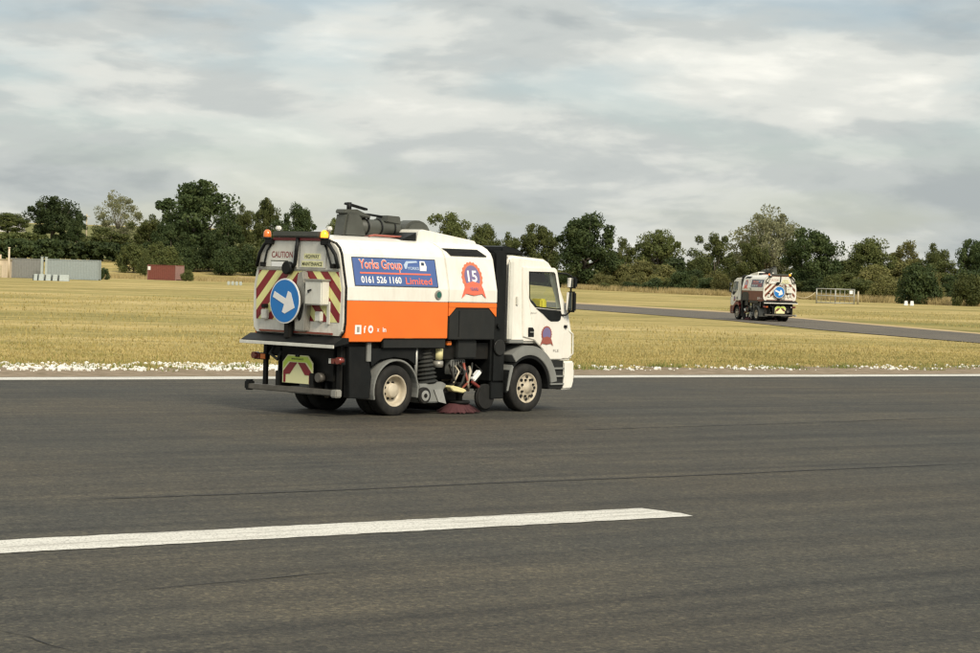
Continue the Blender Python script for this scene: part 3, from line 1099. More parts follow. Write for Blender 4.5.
    for s in (-1, 1):
        MB().tube([(XR - .03, s * .68, 3.08), (XR - .06, s * .86, 3.0), (XR - .05, s * 1.0, 2.84), (XR - .04, s * 1.08, 2.6)], .032).build('side_hose', 'black_plastic', root)
        MB().tube([(XR - .03, s * .72, 3.0), (XR - .05, s * .80, 2.88), (XR - .04, s * .86, 2.72), (XR - .03, s * .90, 2.6)], .018).build('side_cable', 'black_plastic', root)
        MB().box(XR - .06, XR, s * .93 - .06, s * .93 + .06, 2.60, 2.68).build('door_latch', 'black_metal', root, .01)
        MB().box(XR - .09, XR - .01, s * .74 - .1, s * .74 + .1, 3.0, 3.09).build('lamp_bracket', 'black_plastic', root, .012)
        # beacon
        by = .84 if s > 0 else -.68
        bb = MB().cyl((XR - .02, by, 3.09), (XR - .02, by, 3.13), .075, n=20).build('beacon', 'black_plastic', root)
        MB().lathe([(.07, 0), (.072, .05), (.06, .10), (.03, .13), (.001, .135)], Matrix.Translation((XR - .02, by, 3.13)) @ Matrix.Rotation(PI / 2, 4, 'X'), 20).build('lens', 'lamp_amber' if s > 0 else 'beacon_lit', bb)
        # work lamp on stalk
        ly = .60 if s > 0 else -.74
        wk = MB().tube([(XR + .02, ly, 3.12), (XR + .04, ly, 3.22), (XR + .02, ly - .03, 3.28)], .016).build('work_lamp', 'grey_metal', root)
        MB().box(XR - .05, XR + .04, ly - .09, ly + .01, 3.25, 3.33).build('lamp_head', 'lamp_clear', wk, .02)
    # arrow disc on its bracket
    MB().prism([(-.16, 1.48), (.10, 1.48), (.14, 2.0), (.06, 2.5), (-.08, 2.54), (-.20, 2.1)], lambda a, b, d: (d, a - .18, b), XR, XR - .13).build('sign_bracket', 'grey_metal', root, .02)
    MB().box(XR - .16, XR - .02, .05, .17, 1.35, 1.66).build('bracket_foot', 'black_metal', root, .01)
    fs_ = rear_frame(XR - .17, .13, 2.0)
    ar = plate(fs_, disc(.40, 48), 0, .02, 'arrow_sign', 'sign_white', root, .004)
    plate(fs_, disc(.375, 48), .021, .025, 'sign_face', 'sign_blue', ar)
    ca, sa = math.cos(R(-22)), math.sin(R(-22))
    arrow = [(-.31, -.055), (.02, -.055), (.02, -.20), (.10, -.20), (.30, 0), (.10, .20), (.02, .20), (.02, .055), (-.31, .055)]
    plate(fs_, [(a * ca - b * sa, a * sa + b * ca) for a, b in arrow], .026, .03, 'arrow', 'sign_white', ar)
    # control box and small items
    cb = MB().box(XR - .20, XR - .006, -.84, -.40, 1.95, 2.40).build('control_box', 'plate_white', root, .02)
    MB().tube([(XR - .205, -.50, 2.17), (XR - .235, -.53, 2.20), (XR - .205, -.58, 2.22)], .014).build('box_handle', 'black_plastic', cb)
    MB().box(XR - .215, XR, -.86, -.38, 2.37, 2.405).build('box_lid', 'grey_metal', cb, .006)
    for y in (.82, -.62):
        MB().box(XR - .08, XR - .006, y - .08, y + .08, 1.66, 1.84).build('lamp_unit', 'plate_white', root, .015)
    MB().box(XR - .10, XR - .006, .77, .87, 1.86, 1.93).build('door_clamp', 'black_metal', root, .01)
    for y in (-.84, -.30):
        MB().box(XR - .035, XR - .006, y - .035, y + .035, 1.62, 2.02).build('hinge_strap', 'plate_white', root, .006)
    MB().tube([(XR - .03, -.15, 1.55), (XR - .12, -.22, 1.75), (XR - .08, -.30, 2.0), (XR - .04, -.28, 2.2)], .05).build('drain_hose', 'black_plastic', root)
    MB().box(XR - .04, XR - .004, -.95, .98, 1.44, 1.475).build('red_light_strip', 'lamp_red', root, .004)
    # sill lip, flared outward
    lip = [(X0 + .06, 1.40), (XR - .02, 1.40), (XR - .24, 1.285), (XR - .24, 1.235), (X0 + .06, 1.30)]
    MB().prism(lip, lambda a, b, d: (a, d, b), -1.24, 1.24).build('tail_lip', 'black_plastic', root, .008)
    MB().box(XR - .262, XR - .238, -1.25, 1.25, 1.215, 1.275).build('lip_edge', 'plate_white', root, .006)

    # ---- below the door
    MB().box(-1.28, -1.15, -.88, .50, .62, 1.22).build('rear_panel', 'black_metal', root, .01)
    pl = plate(rear_frame(-1.38, 0, 0), [(-.33, .55), (.47, .55), (.47, .92), (.34, 1.05), (-.20, 1.05), (-.33, .92)], 0, .02, 'chevron_plate', 'pale_yellow', root, .003)
    fq = rear_frame(-1.38, .0, 0)
    lime = [(-.31, .80), (-.17, .93), (.31, .93), (.45, .80), (.45, .91), (.33, 1.03), (-.19, 1.03), (-.31, .91)]
    plate(fq, lime, .021, .023, 'lime_band', 'reflective_lime', pl)
    plate(fq, [(-.30, .70), (-.30, .76), (-.13, .92), (.06, .92), (-.13, .71)], .024, .027, 'red_chevron', 'reflective_red', pl)
    plate(fq, [(.44, .70), (.44, .76), (.27, .92), (.08, .92), (.27, .71)], .024, .027, 'red_chevron', 'reflective_red', pl)
    for a0 in (-.30, .38):
        plate(fq, rect(a0, a0 + .06, .56, .70), .021, .024, 'red_side', 'reflective_red', pl)
    MB().box(-1.42, -1.40, -.12, -.02, 1.02, 1.07).build('plate_clip', 'black_plastic', pl)
    link('lettering', text_mesh('MAINTENANCE', .045, lambda a, q: fq(-.09 + a, .965 + q, .026), 'print_black', .01, width=.32), pl)
    for s in (-1, 1):
        y = s * 1.0
        lc = MB().box(-1.36, -1.26, y - .17, y + .17, .925, 1.045).build('tail_lamp', 'black_plastic', root, .01)
        MB().box(-1.375, -1.361, y - .155, y - .02, .94, 1.03).build('lens', 'lamp_red' if s < 0 else 'lamp_amber', lc, .004)
        MB().box(-1.375, -1.361, y + .0, y + .09, .94, 1.03).build('lens', 'lamp_red', lc, .004)
        MB().box(-1.375, -1.361, y + .10, y + .155, .94, 1.03).build('lens', 'lamp_clear' if s < 0 else 'lamp_red', lc, .004)
        MB().cyl((-1.30, s * 1.12, 1.0), (-1.42, s * 1.12, 1.0), .06, n=14).build('marker_lamp', 'lamp_red', root)
        MB().box(-1.26, -1.2, s * .98 - .05, s * .98 + .05, .45, 1.25).build('lamp_post', 'black_metal', root, .008)
        MB().prism([(-1.24, .46), (-1.20, 1.2), (-.98, 1.2), (-.72, .46)], lambda a, b, d: (a, d, b), s * .62, s * .66).build('mud_flap', 'black_plastic', root)
    MB().tube([(-1.34, .62, 1.18), (-1.42, .66, 1.05), (-1.38, .5, .95), (-1.36, .42, 1.1)], .03).build('spare_hose', 'hose_rubber', root)
    MB().cyl((-1.30, -.62, .68), (-1.42, -.62, .68), .085, n=18).build('tow_eye', 'worn_steel', root, .01)
    bp = MB().box(-1.52, -1.40, -1.18, 1.18, .39, .49).build('rear_bumper', 'worn_steel', root, .015)
    MB().box(-1.53, -1.38, -1.23, -1.08, .36, .50).build('bumper_end', 'grey_metal', bp, .02)
    MB().box(-1.53, -1.38, 1.08, 1.23, .37, .56).build('bumper_end', 'black_plastic', bp, .03)
    MB().box(-1.41, -1.14, -.5, -.4, .40, .75).build('bumper_stay', 'black_metal', bp)
    MB().box(-1.41, -1.14, .4, .5, .40, .75).build('bumper_stay', 'black_metal', bp)
    # ---- rear wheels and guards
    for s in (-1, 1):
        wheel(root, 0, s * .975, s, .455, .29, False)
        wheel(root, 0, s * .65, s, .455, .27, False)
        ya, yb = s * 1.15, s * .5
        arch(root, 0, .455, .53, .565, R(-14), R(196), ya, yb, 'mudguard', 'grey_plastic')
        gp = [(-1.14, 1.24), (-.70, 1.24), (-.56, .72), (-.60, .32), (-1.10, .34)]
        if s < 0:
            MB().prism(gp, lambda a, b, d: (a, d, b), s * 1.1, s * .95).build('side_panel', 'black_plastic', root, .012)
        MB().prism([(-.62, 1.21), (.62, 1.21), (.56, .9), (.34, 1.02), (0, 1.06), (-.34, 1.02), (-.56, .9)], lambda a, b, d: (a, d, b), s * 1.08, s * 1.0).build('guard_infill', 'black_plastic', root)
        MB().box(-.72, -.62, s * 1.11 - .02, s * 1.11 + .02, .98, 1.32).build('panel_bracket', 'grey_plastic', root, .006)
    # ---- suction gear between the axles (right side is the sweeping side; the left carries the same fittings)
    for s in (-1, 1):
        hx = .86
        prof = []
        zz = 1.32
        pts, rads = [], []
        for i in range(23):
            t = i / 22
            z = 1.36 - t * .80
            rr = (.115 + .075 * t) * (1 + (.16 if i % 2 else -.14) * (t > .18))
            pts.append((hx + .10 * t, s * (.90 + .04 * t), z))
            rads.append(rr)
        MB().tube(pts, rads, 18, smooth=False).build('suction_hose', 'hose_rubber', root)
        nz = MB().prism([(.62, .56), (1.22, .60), (1.34, .54), (1.26, .46), (1.16, .22), (.68, .22), (.60, .42)], lambda a, b, d: (a, d, b), s * 1.10, s * .74).build('suction_nozzle', 'grey_plastic', root, .02)
        MB().prism([(.98, .46), (1.20, .46), (1.30, .20), (1.10, .24)], lambda a, b, d: (a, d, b), s * 1.125, s * 1.105).build('nozzle_flap', 'galvanised', nz)
        cw = MB().cyl((.70, s * 1.10, .36), (.70, s * 1.18, .36), .15, n=24).build('jockey_wheel', 'rubber', root, .012)
        MB().cyl((.70, s * 1.181, .36), (.70, s * 1.19, .36), .095, n=20).build('rim', 'galvanised', cw)
        MB().cyl((.70, s * 1.191, .36), (.70, s * 1.20, .36), .04, n=12).build('hub', 'black_metal', cw)
        MB().cyl((.56, s * 1.06, .62), (.56, s * 1.06, 1.32), .03, n=12).build('lift_rod', 'galvanised', root)
        # filter bowl
        fbwl = MB().cyl((1.20, s * .98, 1.0), (1.20, s * .98, 1.20), .09, n=18).build('filter_bowl', 'sheet_yellow', root, .01)
        MB().cyl((1.20, s * .98, .86), (1.20, s * .98, .98), .10, n=18).build('filter_cap', 'grey_metal', fbwl, .01)
        MB().box(1.32, 1.44, s * 1.06 - .03, s * 1.06 + .03, 1.26, 1.34).build('side_marker', 'lamp_amber', root, .012)
        # tank box and hydraulic block under the cabinet
        MB().box(1.58, 2.10, s * .95 - .14, s * .95 + .14, 1.02, 1.36).build('valve_box', 'cabinet_black', root, .02)
        vb = MB().box(1.54, 1.92, s * .90 - .08, s * .90 + .08, .72, 1.0).build('radiator', 'grey_plastic', root, .01)
        for q in range(6):
            MB().box(1.57 + q * .06, 1.59 + q * .06, s * .985 - .006, s * .985 + .006, .74, .98).build('fin', 'black_metal', vb)
        rg = random.Random(9)
        for q, mm_ in enumerate(['black_metal', 'hose_rubber', 'rim_paint', 'hose_rubber', 'black_metal', 'badge_brown', 'black_metal', 'rim_paint', 'hose_rubber', 'black_metal']):
            x = 1.48 + .075 * q
            p = [(x, s * 1.0, .95 - rg.random() * .1), (x + rg.uniform(-.1, .1), s * (1.08 + rg.random() * .05), .78), (x + rg.uniform(-.12, .12), s * 1.06, .58), (x + rg.uniform(-.15, .1), s * 1.0, .42)]
            MB().tube(p, .016 + .012 * rg.random(), 7).build('hydraulic_hose', mm_, root)
        MB().box(1.98, 2.22, s * 1.08 - .05, s * 1.08 + .05, .66, .74, Matrix.Translation((2.1, 0, .7)) @ Matrix.Rotation(R(-42), 4, 'Y') @ Matrix.Translation((-2.1, 0, -.7))).build('hydraulic_ram', 'print_white', root, .012)
        MB().box(1.96, 2.18, s * 1.1 - .03, s * 1.1 + .03, .50, .55, Matrix.Translation((2.1, 0, .52)) @ Matrix.Rotation(R(28), 4, 'Y') @ Matrix.Translation((-2.1, 0, -.52))).build('brush_stay', 'lamp_red', root, .01)
        MB().prism([(1.36, .50), (1.44, .53), (1.76, .46), (1.80, .42), (1.70, .39), (1.44, .43)], lambda a, b, d: (a, d, b), s * 1.16, s * .92).build('brush_guard', 'sheet_yellow', root, .012)
        # channel brush: plate and ring of bristles
        bh = MB().cyl((1.78, s * .98, .19), (1.78, s * .98, .24), .20, n=24).build('channel_brush', 'black_metal', root, .01)
        MB().cyl((1.78, s * .98, .24), (1.78, s * .98, .58), .06, n=12).build('brush_motor', 'black_metal', bh)
        bm_ = MB()
        for q in range(260):
            t = 2 * PI * q / 260
            r0 = .20 + .02 * rg.random()
            r1 = .42 + .10 * rg.random()
            a = Vector((1.78 + r0 * math.cos(t), s * .98 + r0 * math.sin(t) * .62, .19))
            b = Vector((1.78 + r1 * math.cos(t + .12), s * .98 + r1 * math.sin(t + .12) * .62, .02 + .03 * rg.random()))
            side = Vector((-math.sin(t), math.cos(t), 0)) * .009
            bm_.add([a - side, a + side, b + side, b - side], [(0, 1, 2, 3)])
        bm_.build('bristles', 'bristle_red', bh, fixn=False)['kind'] = 'stuff'
        MB().cyl((2.42, s * 1.06, .30), (2.42, s * .96, .30), .24, n=28).build('guide_wheel', 'rubber', root, .02)
        # tall air intake behind the cab
        MB().box(2.52, 2.90, s * 1.08, s * .62, .55, 3.03).build('intake_stack', 'black_plastic', root, .05)
        MB().cyl((2.70, s * 1.085, 1.22), (2.70, s * 1.12, 1.22), .15, n=24).build('stack_cap', 'cabinet_black', root, .01)
        MB().cyl((2.66, s * 1.10, 1.62), (2.66, s * 1.14, 1.62), .05, n=12).build('stack_knob', 'black_plastic', root)
        MB().box(2.50, 2.86, s * 1.05 - .04, s * 1.05 + .04, .26, .56).build('stack_skirt', 'black_plastic', root, .015)
    MB().box(2.54, 2.88, -.6, .6, 1.0, 2.9).build('engine_housing', 'black_plastic', root, .02)
    MB().cyl((1.9, -.75, .30), (1.3, .75, .30), .27, n=24).build('centre_brush', 'black_metal', root)
    MB().box(.2, 3.0, -.34, .34, .60, 1.0).build('gearbox', 'black_metal', root, .04)

    # ---- roof gear: wander hose boom
    bt = MB().prism([(-.46, 3.17), (.12, 3.17), (.02, 3.5), (-.10, 3.62), (-.38, 3.62)], lambda a, b, d: (a, d, b), -.16, .16).build('boom_tower', 'boom_grey', root, .04)
    MB().prism([(-.44, 3.60), (.22, 3.53), (.24, 3.57), (-.1, 3.68), (-.42, 3.67)], lambda a, b, d: (a, d, b), -.12, .12).build('tower_cap', 'boom_grey', bt, .015)
    MB().prism([(-.30, 3.76), (.22, 3.67), (.22, 3.71), (-.28, 3.80)], lambda a, b, d: (a, d, b), -.05, .05).build('tower_lever', 'black_plastic', bt, .008)
    MB().cyl((-.26, -.06, 3.64), (-.26, -.06, 3.80), .045, n=12).build('lever_pivot', 'black_plastic', bt)
    bm2 = MB().tube([(-.05, 0, 3.37), (.3, 0, 3.37), (.95, 0, 3.37), (1.02, 0, 3.37)], [.135, .145, .155, .12], 20).build('boom_hose', 'boom_grey', root)
    for q in range(3):
        MB().cyl((.15 + q * .33, 0, 3.37), (.18 + q * .33, 0, 3.37), .165, n=20).build('hose_clip', 'black_plastic', bm2)
    MB().prism([(.58, 3.48), (.98, 3.44), (.95, 3.59), (.62, 3.60)], lambda a, b, d: (a, d, b), -.15, .15).build('boom_saddle', 'boom_grey', root, .015)
    MB().tube([(.10, 0, 3.60), (.30, 0, 3.60), (.62, 0, 3.575)], .022, 8).build('boom_rail', 'black_plastic', root)
    MB().box(.26, .30, -.02, .02, 3.48, 3.60).build('rail_post', 'black_plastic', root)
    dm = []
    for i in range(10):
        t = PI * i / 9
        dm.append((1.38 - .34 * math.cos(t), 3.30 + .24 * math.sin(t)))
    MB().prism(dm + [(1.72, 3.24), (1.04, 3.24)], lambda a, b, d: (a, d, b), -.20, .20).build('hose_elbow', 'boom_grey', root, .05)
    for s in (-1, 1):
        MB().tube([(-.1, s * .42, 3.20), (.02, s * .44, 3.22), (.95, s * .44, 3.205), (1.0, s * .44, 3.24)], .02).build('roof_rail', 'badge_brown', root)

    # ---- cab
    prof = [(2.96, 1.30), (2.93, 2.90), (3.05, 2.95), (3.95, 2.90), (4.10, 2.83), (4.26, 2.66), (4.64, 1.86), (4.74, 1.52), (4.76, .97), (4.0, .97), (4.0, 1.30)]
    fy = lambda a, b, d: (a, d, b)

    def taper(me):
        for v in me.vertices:
            if v.co.z > 1.85:
                v.co.y *= 1 - (v.co.z - 1.85) * .06
            if v.co.x > 4.4:
                v.co.x += .06 * (1 - (v.co.y / 1.12) ** 2)
        return me
    shell = taper(MB().prism(prof, fy, -1.11, 1.11).mesh('cab_body', 'white_paint', .045, seg=3))
    inner = taper(MB().prism([(3.05, 1.42), (3.03, 2.82), (3.95, 2.80), (4.06, 2.74), (4.19, 2.60), (4.54, 1.88), (4.60, 1.42)], fy, -1.04, 1.04).mesh('i', 'interior'))
    win = [(3.47, 2.66), (3.46, 2.16), (3.50, 2.08), (3.62, 1.98), (4.22, 1.94), (4.36, 1.94), (4.22, 2.62), (4.18, 2.66)]
    wcut = MB().prism(win, fy, -1.5, 1.5).mesh('c')
    ws = MB().prism([(4.155, 2.62), (4.60, 2.78), (5.2, 1.98), (4.46, 1.93)], fy, -.93, .93).mesh('c2')
    wheelcut = MB().cyl((3.45, -1.6, .45), (3.45, 1.6, .45), .845, n=40).mesh('c3')
    link('cab_body', bool_cut(shell, [inner, wcut, ws, wheelcut]), root)
    MB().box(3.0, 4.5, -1.0, 1.0, 1.30, 1.41).build('cab_floor', 'interior', root)
    # windscreen
    wsg = MB()
    vs = []
    for i in range(13):
        y = -.95 + 1.9 * i / 12
        dx = .06 * (1 - (y / 1.12) ** 2) - .02
        vs += [(4.255 + dx * .3, y * .96, 2.645), (4.595 + dx, y, 1.92)]
    wsg.add(vs, [(2 * i, 2 * i + 1, 2 * i + 3, 2 * i + 2) for i in range(12)], True)
    wsg.build('windscreen', 'cab_glass', root, fixn=False)
    for s in (-1, 1):
        wy = lambda z: 1.11 * (1 - max(0, z - 1.85) * .06)
        fd = lambda a, b, d, s=s: Vector((a, s * (wy(b) + d), b))
        dpoly = [(3.31, 2.74), (3.31, 1.42), (3.62, 1.36), (3.88, 1.18), (4.0, .99), (4.44, .99), (4.46, 1.86), (4.28, 2.70), (4.22, 2.74)]
        # subdivide tall edges so the door follows the taper
        dm_ = MB().prism(dpoly, lambda a, b, d: (a, d, b), s * 1.02, s * 1.135).mesh('door', 'white_paint', .012)
        wc = MB().prism(win, fy, -1.6, 1.6).mesh('c')
        inn = MB().prism([(3.2, .5), (4.7, .5), (4.7, 2.9), (3.2, 2.9)], fy, -1.112, 1.112).mesh('c4')
        dme = bool_cut(dm_, [inn, wc])
        for v in dme.vertices:
            if v.co.z > 1.85:
                v.co.y *= 1 - (v.co.z - 1.85) * .06
        door_ = link('cab_door', dme, root)
        g0 = MB()
        g0.add([fd(a, b, -.004) for a, b in win], [tuple(range(len(win)))])
        g0.build('side_window', 'cab_glass', door_, fixn=False)
        # rubber window surround
        cxw, czw = 3.88, 2.32
        wf = MB()
        k = len(win)
        vs = [fd(a, b, .028) for a, b in win] + [fd(cxw + (a - cxw) * .945, czw + (b - czw) * .93, .028) for a, b in win]
        wf.add(vs, [(i, (i + 1) % k, k + (i + 1) % k, k + i) for i in range(k)])
        wf.build('window_seal', 'black_plastic', door_, fixn=False)
        tri = [(3.64, 1.965), (4.35, 1.925), (4.37, 1.86), (4.34, 1.75), (4.28, 1.72), (4.08, 1.72), (4.0, 1.75), (3.84, 1.86)]
        MB().prism(tri, fd, .026, .032).build('mirror_base', 'black_plastic', door_)
        hd = MB().prism([(3.44, 1.42), (3.60, 1.42), (3.60, 1.56), (3.56, 1.60), (3.44, 1.60)], fd, .026, .034).build('door_handle', 'black_plastic', door_, .004)
        MB().box(3.47, 3.57, s * 1.16 - .008, s * 1.16 + .008, 1.50, 1.525).build('handle_grip', 'grey_plastic', door_)
        fbd = flat_side(s, 3.96, 1.47, 1.137)
        anniversary_badge(root, fbd, 0, 0, .56, True, 'door_badge')
        fo = flat_side(s, 4.16 if s < 0 else 4.32, 1.13, 1.137)
        link('lettering', text_mesh('FLE', .075, lambda a, q, fo=fo: fo(a, q, .002), 'print_grey', .01, width=.16), door_)
        fo2 = flat_side(s, 3.50 if s < 0 else 3.70, 1.865, 1.137)
        link('lettering', text_mesh('fleet', .04, lambda a, q, fo2=fo2: fo2(a, q, .002), 'print_grey', .0, width=.16), door_)
        # rear corner strip, fender, steps, bumper corner
        MB().box(2.905, 3.04, s * 1.085 - .03, s * 1.085 + .03, 1.36, 2.84).build('cab_corner', 'plate_white', root, .02)
        MB().box(3.13, 3.17, s * 1.10 - .02, s * 1.10 + .018, 2.02, 2.18).build('side_vent', 'plate_white', root, .006)
        MB().box(2.90, 3.30, s * 1.10 - .06, s * 1.10 + .012, 1.30, 1.37).build('cab_trim', 'grey_plastic', root, .01)
        arch(root, 3.47, .455, .62, .80, R(8), R(128), s * 1.175, s * .62, 'front_fender', 'grey_plastic')
        arch(root, 3.47, .455, .56, .62, R(-2), R(188), s * 1.15, s * .62, 'fender_lip', 'black_plastic')
        MB().prism([(2.86, .40), (2.92, .40), (2.98, .62), (3.05, .86), (3.0, .9), (2.92, .72)], fy, s * 1.16, s * .75).build('rear_flap', 'grey_plastic', root, .01)
        st = MB().box(4.06, 4.50, s * 1.12, s * .7, .42, .965).build('step_panel', 'cabinet_black', root, .015)
        for q in range(3):
            MB().box(4.09, 4.48, s * 1.145 - .02, s * 1.145 + .02, .50 + q * .15, .535 + q * .15).build('step_tread', 'grey_plastic', st, .005)
        MB().prism([(4.44, .40), (4.74, .42), (4.79, .56), (4.79, .955), (4.47, .955), (4.47, .72)], fy, s * 1.14, s * .80).build('bumper_corner', 'white_paint', root, .03)
        MB().box(4.785, 4.82, s * .98 - .14, s * .98 + .14, .60, .80).build('headlamp', 'lamp_clear', root, .02)
        # mirrors
        mr_ = MB().tube([(4.30, s * 1.07, 2.64), (4.44, s * 1.16, 2.64), (4.52, s * 1.22, 2.60), (4.54, s * 1.22, 1.92), (4.44, s * 1.18, 1.84), (4.36, s * 1.12, 1.84)], .018, 8).build('door_mirror', 'black_plastic', root)
        MB().box(4.46, 4.58, s * 1.24 - .10, s * 1.24 + .08, 2.12 - .22, 2.12 + .18).build('mirror_head', 'black_plastic', mr_, .03)
        MB().box(4.47, 4.60, s * 1.24 - .10, s * 1.24 + .08, 2.36, 2.58).build('wide_mirror_head', 'black_plastic', mr_, .03)
        MB().box(4.452, 4.458, s * 1.24 - .08, s * 1.24 + .06, 1.94, 2.28).build('mirror_glass', 'mirror_glass', mr_)
        MB().box(4.462, 4.468, s * 1.24 - .08, s * 1.24 + .06, 2.38, 2.56).build('mirror_glass', 'mirror_glass', mr_)
        MB().cyl((4.50, s * 1.10, 1.62), (4.53, s * 1.15, 1.62), .03, n=10).build('side_repeater', 'black_plastic', root)
        MB().tube([(4.62, s * 1.10, 1.55), (4.72, s * 1.13, 1.48), (4.74, s * 1.13, 1.1), (4.66, s * 1.10, 1.02)], .016).build('grab_handle', 'plate_white', root)
        wheel(root, 3.45, s * 1.0, s, .455, .28, True)
        # seats
        sy = s * .52
        se = MB().box(3.42, 3.95, sy - .25, sy + .25, 1.62, 1.78).build('seat', 'seat_fabric', root, .05)
        MB().box(3.22, 3.42, sy - .24, sy + .24, 1.72, 2.36, Matrix.Identity(4)).build('seat_back', 'seat_fabric', se, .06)
        MB().box(3.22, 3.34, sy - .14, sy + .14, 2.40, 2.58).build('head_rest', 'seat_fabric', se, .04)
        MB().box(3.5, 3.85, sy - .12, sy + .12, 1.41, 1.62).build('seat_base', 'interior', se, .02)
        if s > 0:
            MB().box(3.215, 3.44, sy - .26, sy + .26, 2.0, 2.375).build('hi_vis_cover', 'hi_vis', se, .05)
        MB().prism([(4.04, 2.70), (4.16, 2.66), (4.20, 2.47), (4.16, 2.46), (4.02, 2.62)], fy, s * .14, s * .86).build('sun_visor', 'black_plastic', root, .01)
    MB().prism([(4.22, 1.42), (4.20, 1.84), (4.34, 1.94), (4.50, 1.86), (4.56, 1.42)], fy, -1.02, 1.02).build('dashboard', 'interior', root, .02)
    MB().box(4.24, 4.42, -.72, -.42, 1.945, 2.14).build('folded_vest', 'hi_vis', root, .03)
    stw = MB()
    Ms = Matrix.Translation((4.10, -.52, 1.98)) @ Matrix.Rotation(R(55), 4, 'Y')
    ring = [Ms @ Vector((.20 * math.cos(t * PI / 12), .20 * math.sin(t * PI / 12), 0)) for t in range(25)]
    stw.tube(ring, .016, 8)
    sw_ = stw.build('steering_wheel', 'black_plastic', root)
    MB().cyl(Ms @ Vector((0, 0, 0)), Vector((4.3, -.52, 1.78)), .03, n=10).build('steering_column', 'black_plastic', sw_)
    MB().box(4.74, 4.81, -.85, .85, 1.0, 1.42).build('grille', 'black_plastic', root, .02)
    for q in range(4):
        MB().box(4.812, 4.825, -.8, .8, 1.04 + q * .1, 1.08 + q * .1).build('grille_bar', 'grey_plastic', root, .004)
    MB().box(4.50, 4.80, -.79, .79, .42, .94).build('front_bumper', 'white_paint', root, .03)
    # roof air deflector with a lamp bar
    MB().prism([(2.90, 2.965), (2.92, 3.10), (3.05, 3.125), (3.42, 3.06), (3.62, 2.965)], fy, -.88, .88).build('roof_deflector', 'black_plastic', root, .03)
    MB().box(3.98, 4.10, -.98, -.86, 2.83, 2.875).build('roof_marker', 'black_plastic', root, .01)
    return root


near = make_sweeper()
near.location = T_ORG
near.rotation_euler = (0, 0, RZ)
tag(near, 'white and orange road sweeper truck with blue company banner on the runway', 'sweeper truck', 'road sweeper trucks')
far = copy_tree(near, None, {'orange_paint': 'rust_panel', 'reflective_yellow': 'door_white', 'banner_blue': 'banner_edge', 'reflective_red': 'rust_panel'})
for o in far.children:
    if o.name.split('.')[0] in ('front_fender', 'step_panel', 'cab_trim', 'rear_flap', 'bumper_corner', 'front_bumper') and o.material_slots:
        o.material_slots[0].link = 'OBJECT'
        o.material_slots[0].material = MATS['maroon_paint']
# taxiway heading
tdir = (ground(577, 307) - ground(900, 332)).normalized()
far.location = ground(771, 321.5)
far.location.z = 0.03
far.rotation_euler = (0, 0, math.atan2(tdir.y, tdir.x) + R(3))
tag(far, 'small distant road sweeper with maroon lower cab driving away along the taxiway', 'sweeper truck', 'road sweeper trucks')


# ------------------------------------------------------------------ vegetation
def quad_mesh(name, V, material, smooth=False):
    """V: (n, k, 3) array of k-gons"""
    n, k = V.shape[:2]
    me = bpy.data.meshes.new(name)
    me.vertices.add(n * k)
    me.vertices.foreach_set('co', V.astype(np.float32).ravel())
    me.loops.add(n * k)
    me.loops.foreach_set('vertex_index', np.arange(n * k, dtype=np.int32))
    me.polygons.add(n)
    me.polygons.foreach_set('loop_start', np.arange(0, n * k, k, dtype=np.int32))
    me.polygons.foreach_set('loop_total', np.full(n, k, dtype=np.int32))
    me.update(calc_edges=True)
    me.validate()
    me.materials.append(MATS[material])
    return me


def unit(a):
    return a / (np.linalg.norm(a, axis=-1, keepdims=True) + 1e-9)


def leaf_quads(rs, C, Rr, per, size, out=0.8):
    """leaves scattered through blobs of centre C and radius Rr"""
    n = len(C) * per
    c = np.repeat(C, per, 0)
    r = np.repeat(Rr, per)[:, None]
    d = unit(rs.normal(size=(n, 3)))
    rad = rs.uniform(0.25, 1.0, (n, 1)) ** 0.55 * rs.uniform(0.85, 1.12, (n, 1))
    p = c + d * r * rad * np.array([1.1, 1.1, 0.85])
    nm = unit(d * out + rs.normal(size=(n, 3)) * 0.55)
    t = unit(np.cross(nm, rs.normal(size=(n, 3))))
    b = np.cross(nm, t)
    s = size * rs.uniform(0.55, 1.25, (n, 1))
    return np.stack([p - t * s, p - b * s * 0.62, p + t * s, p + b * s * 0.62], 1)


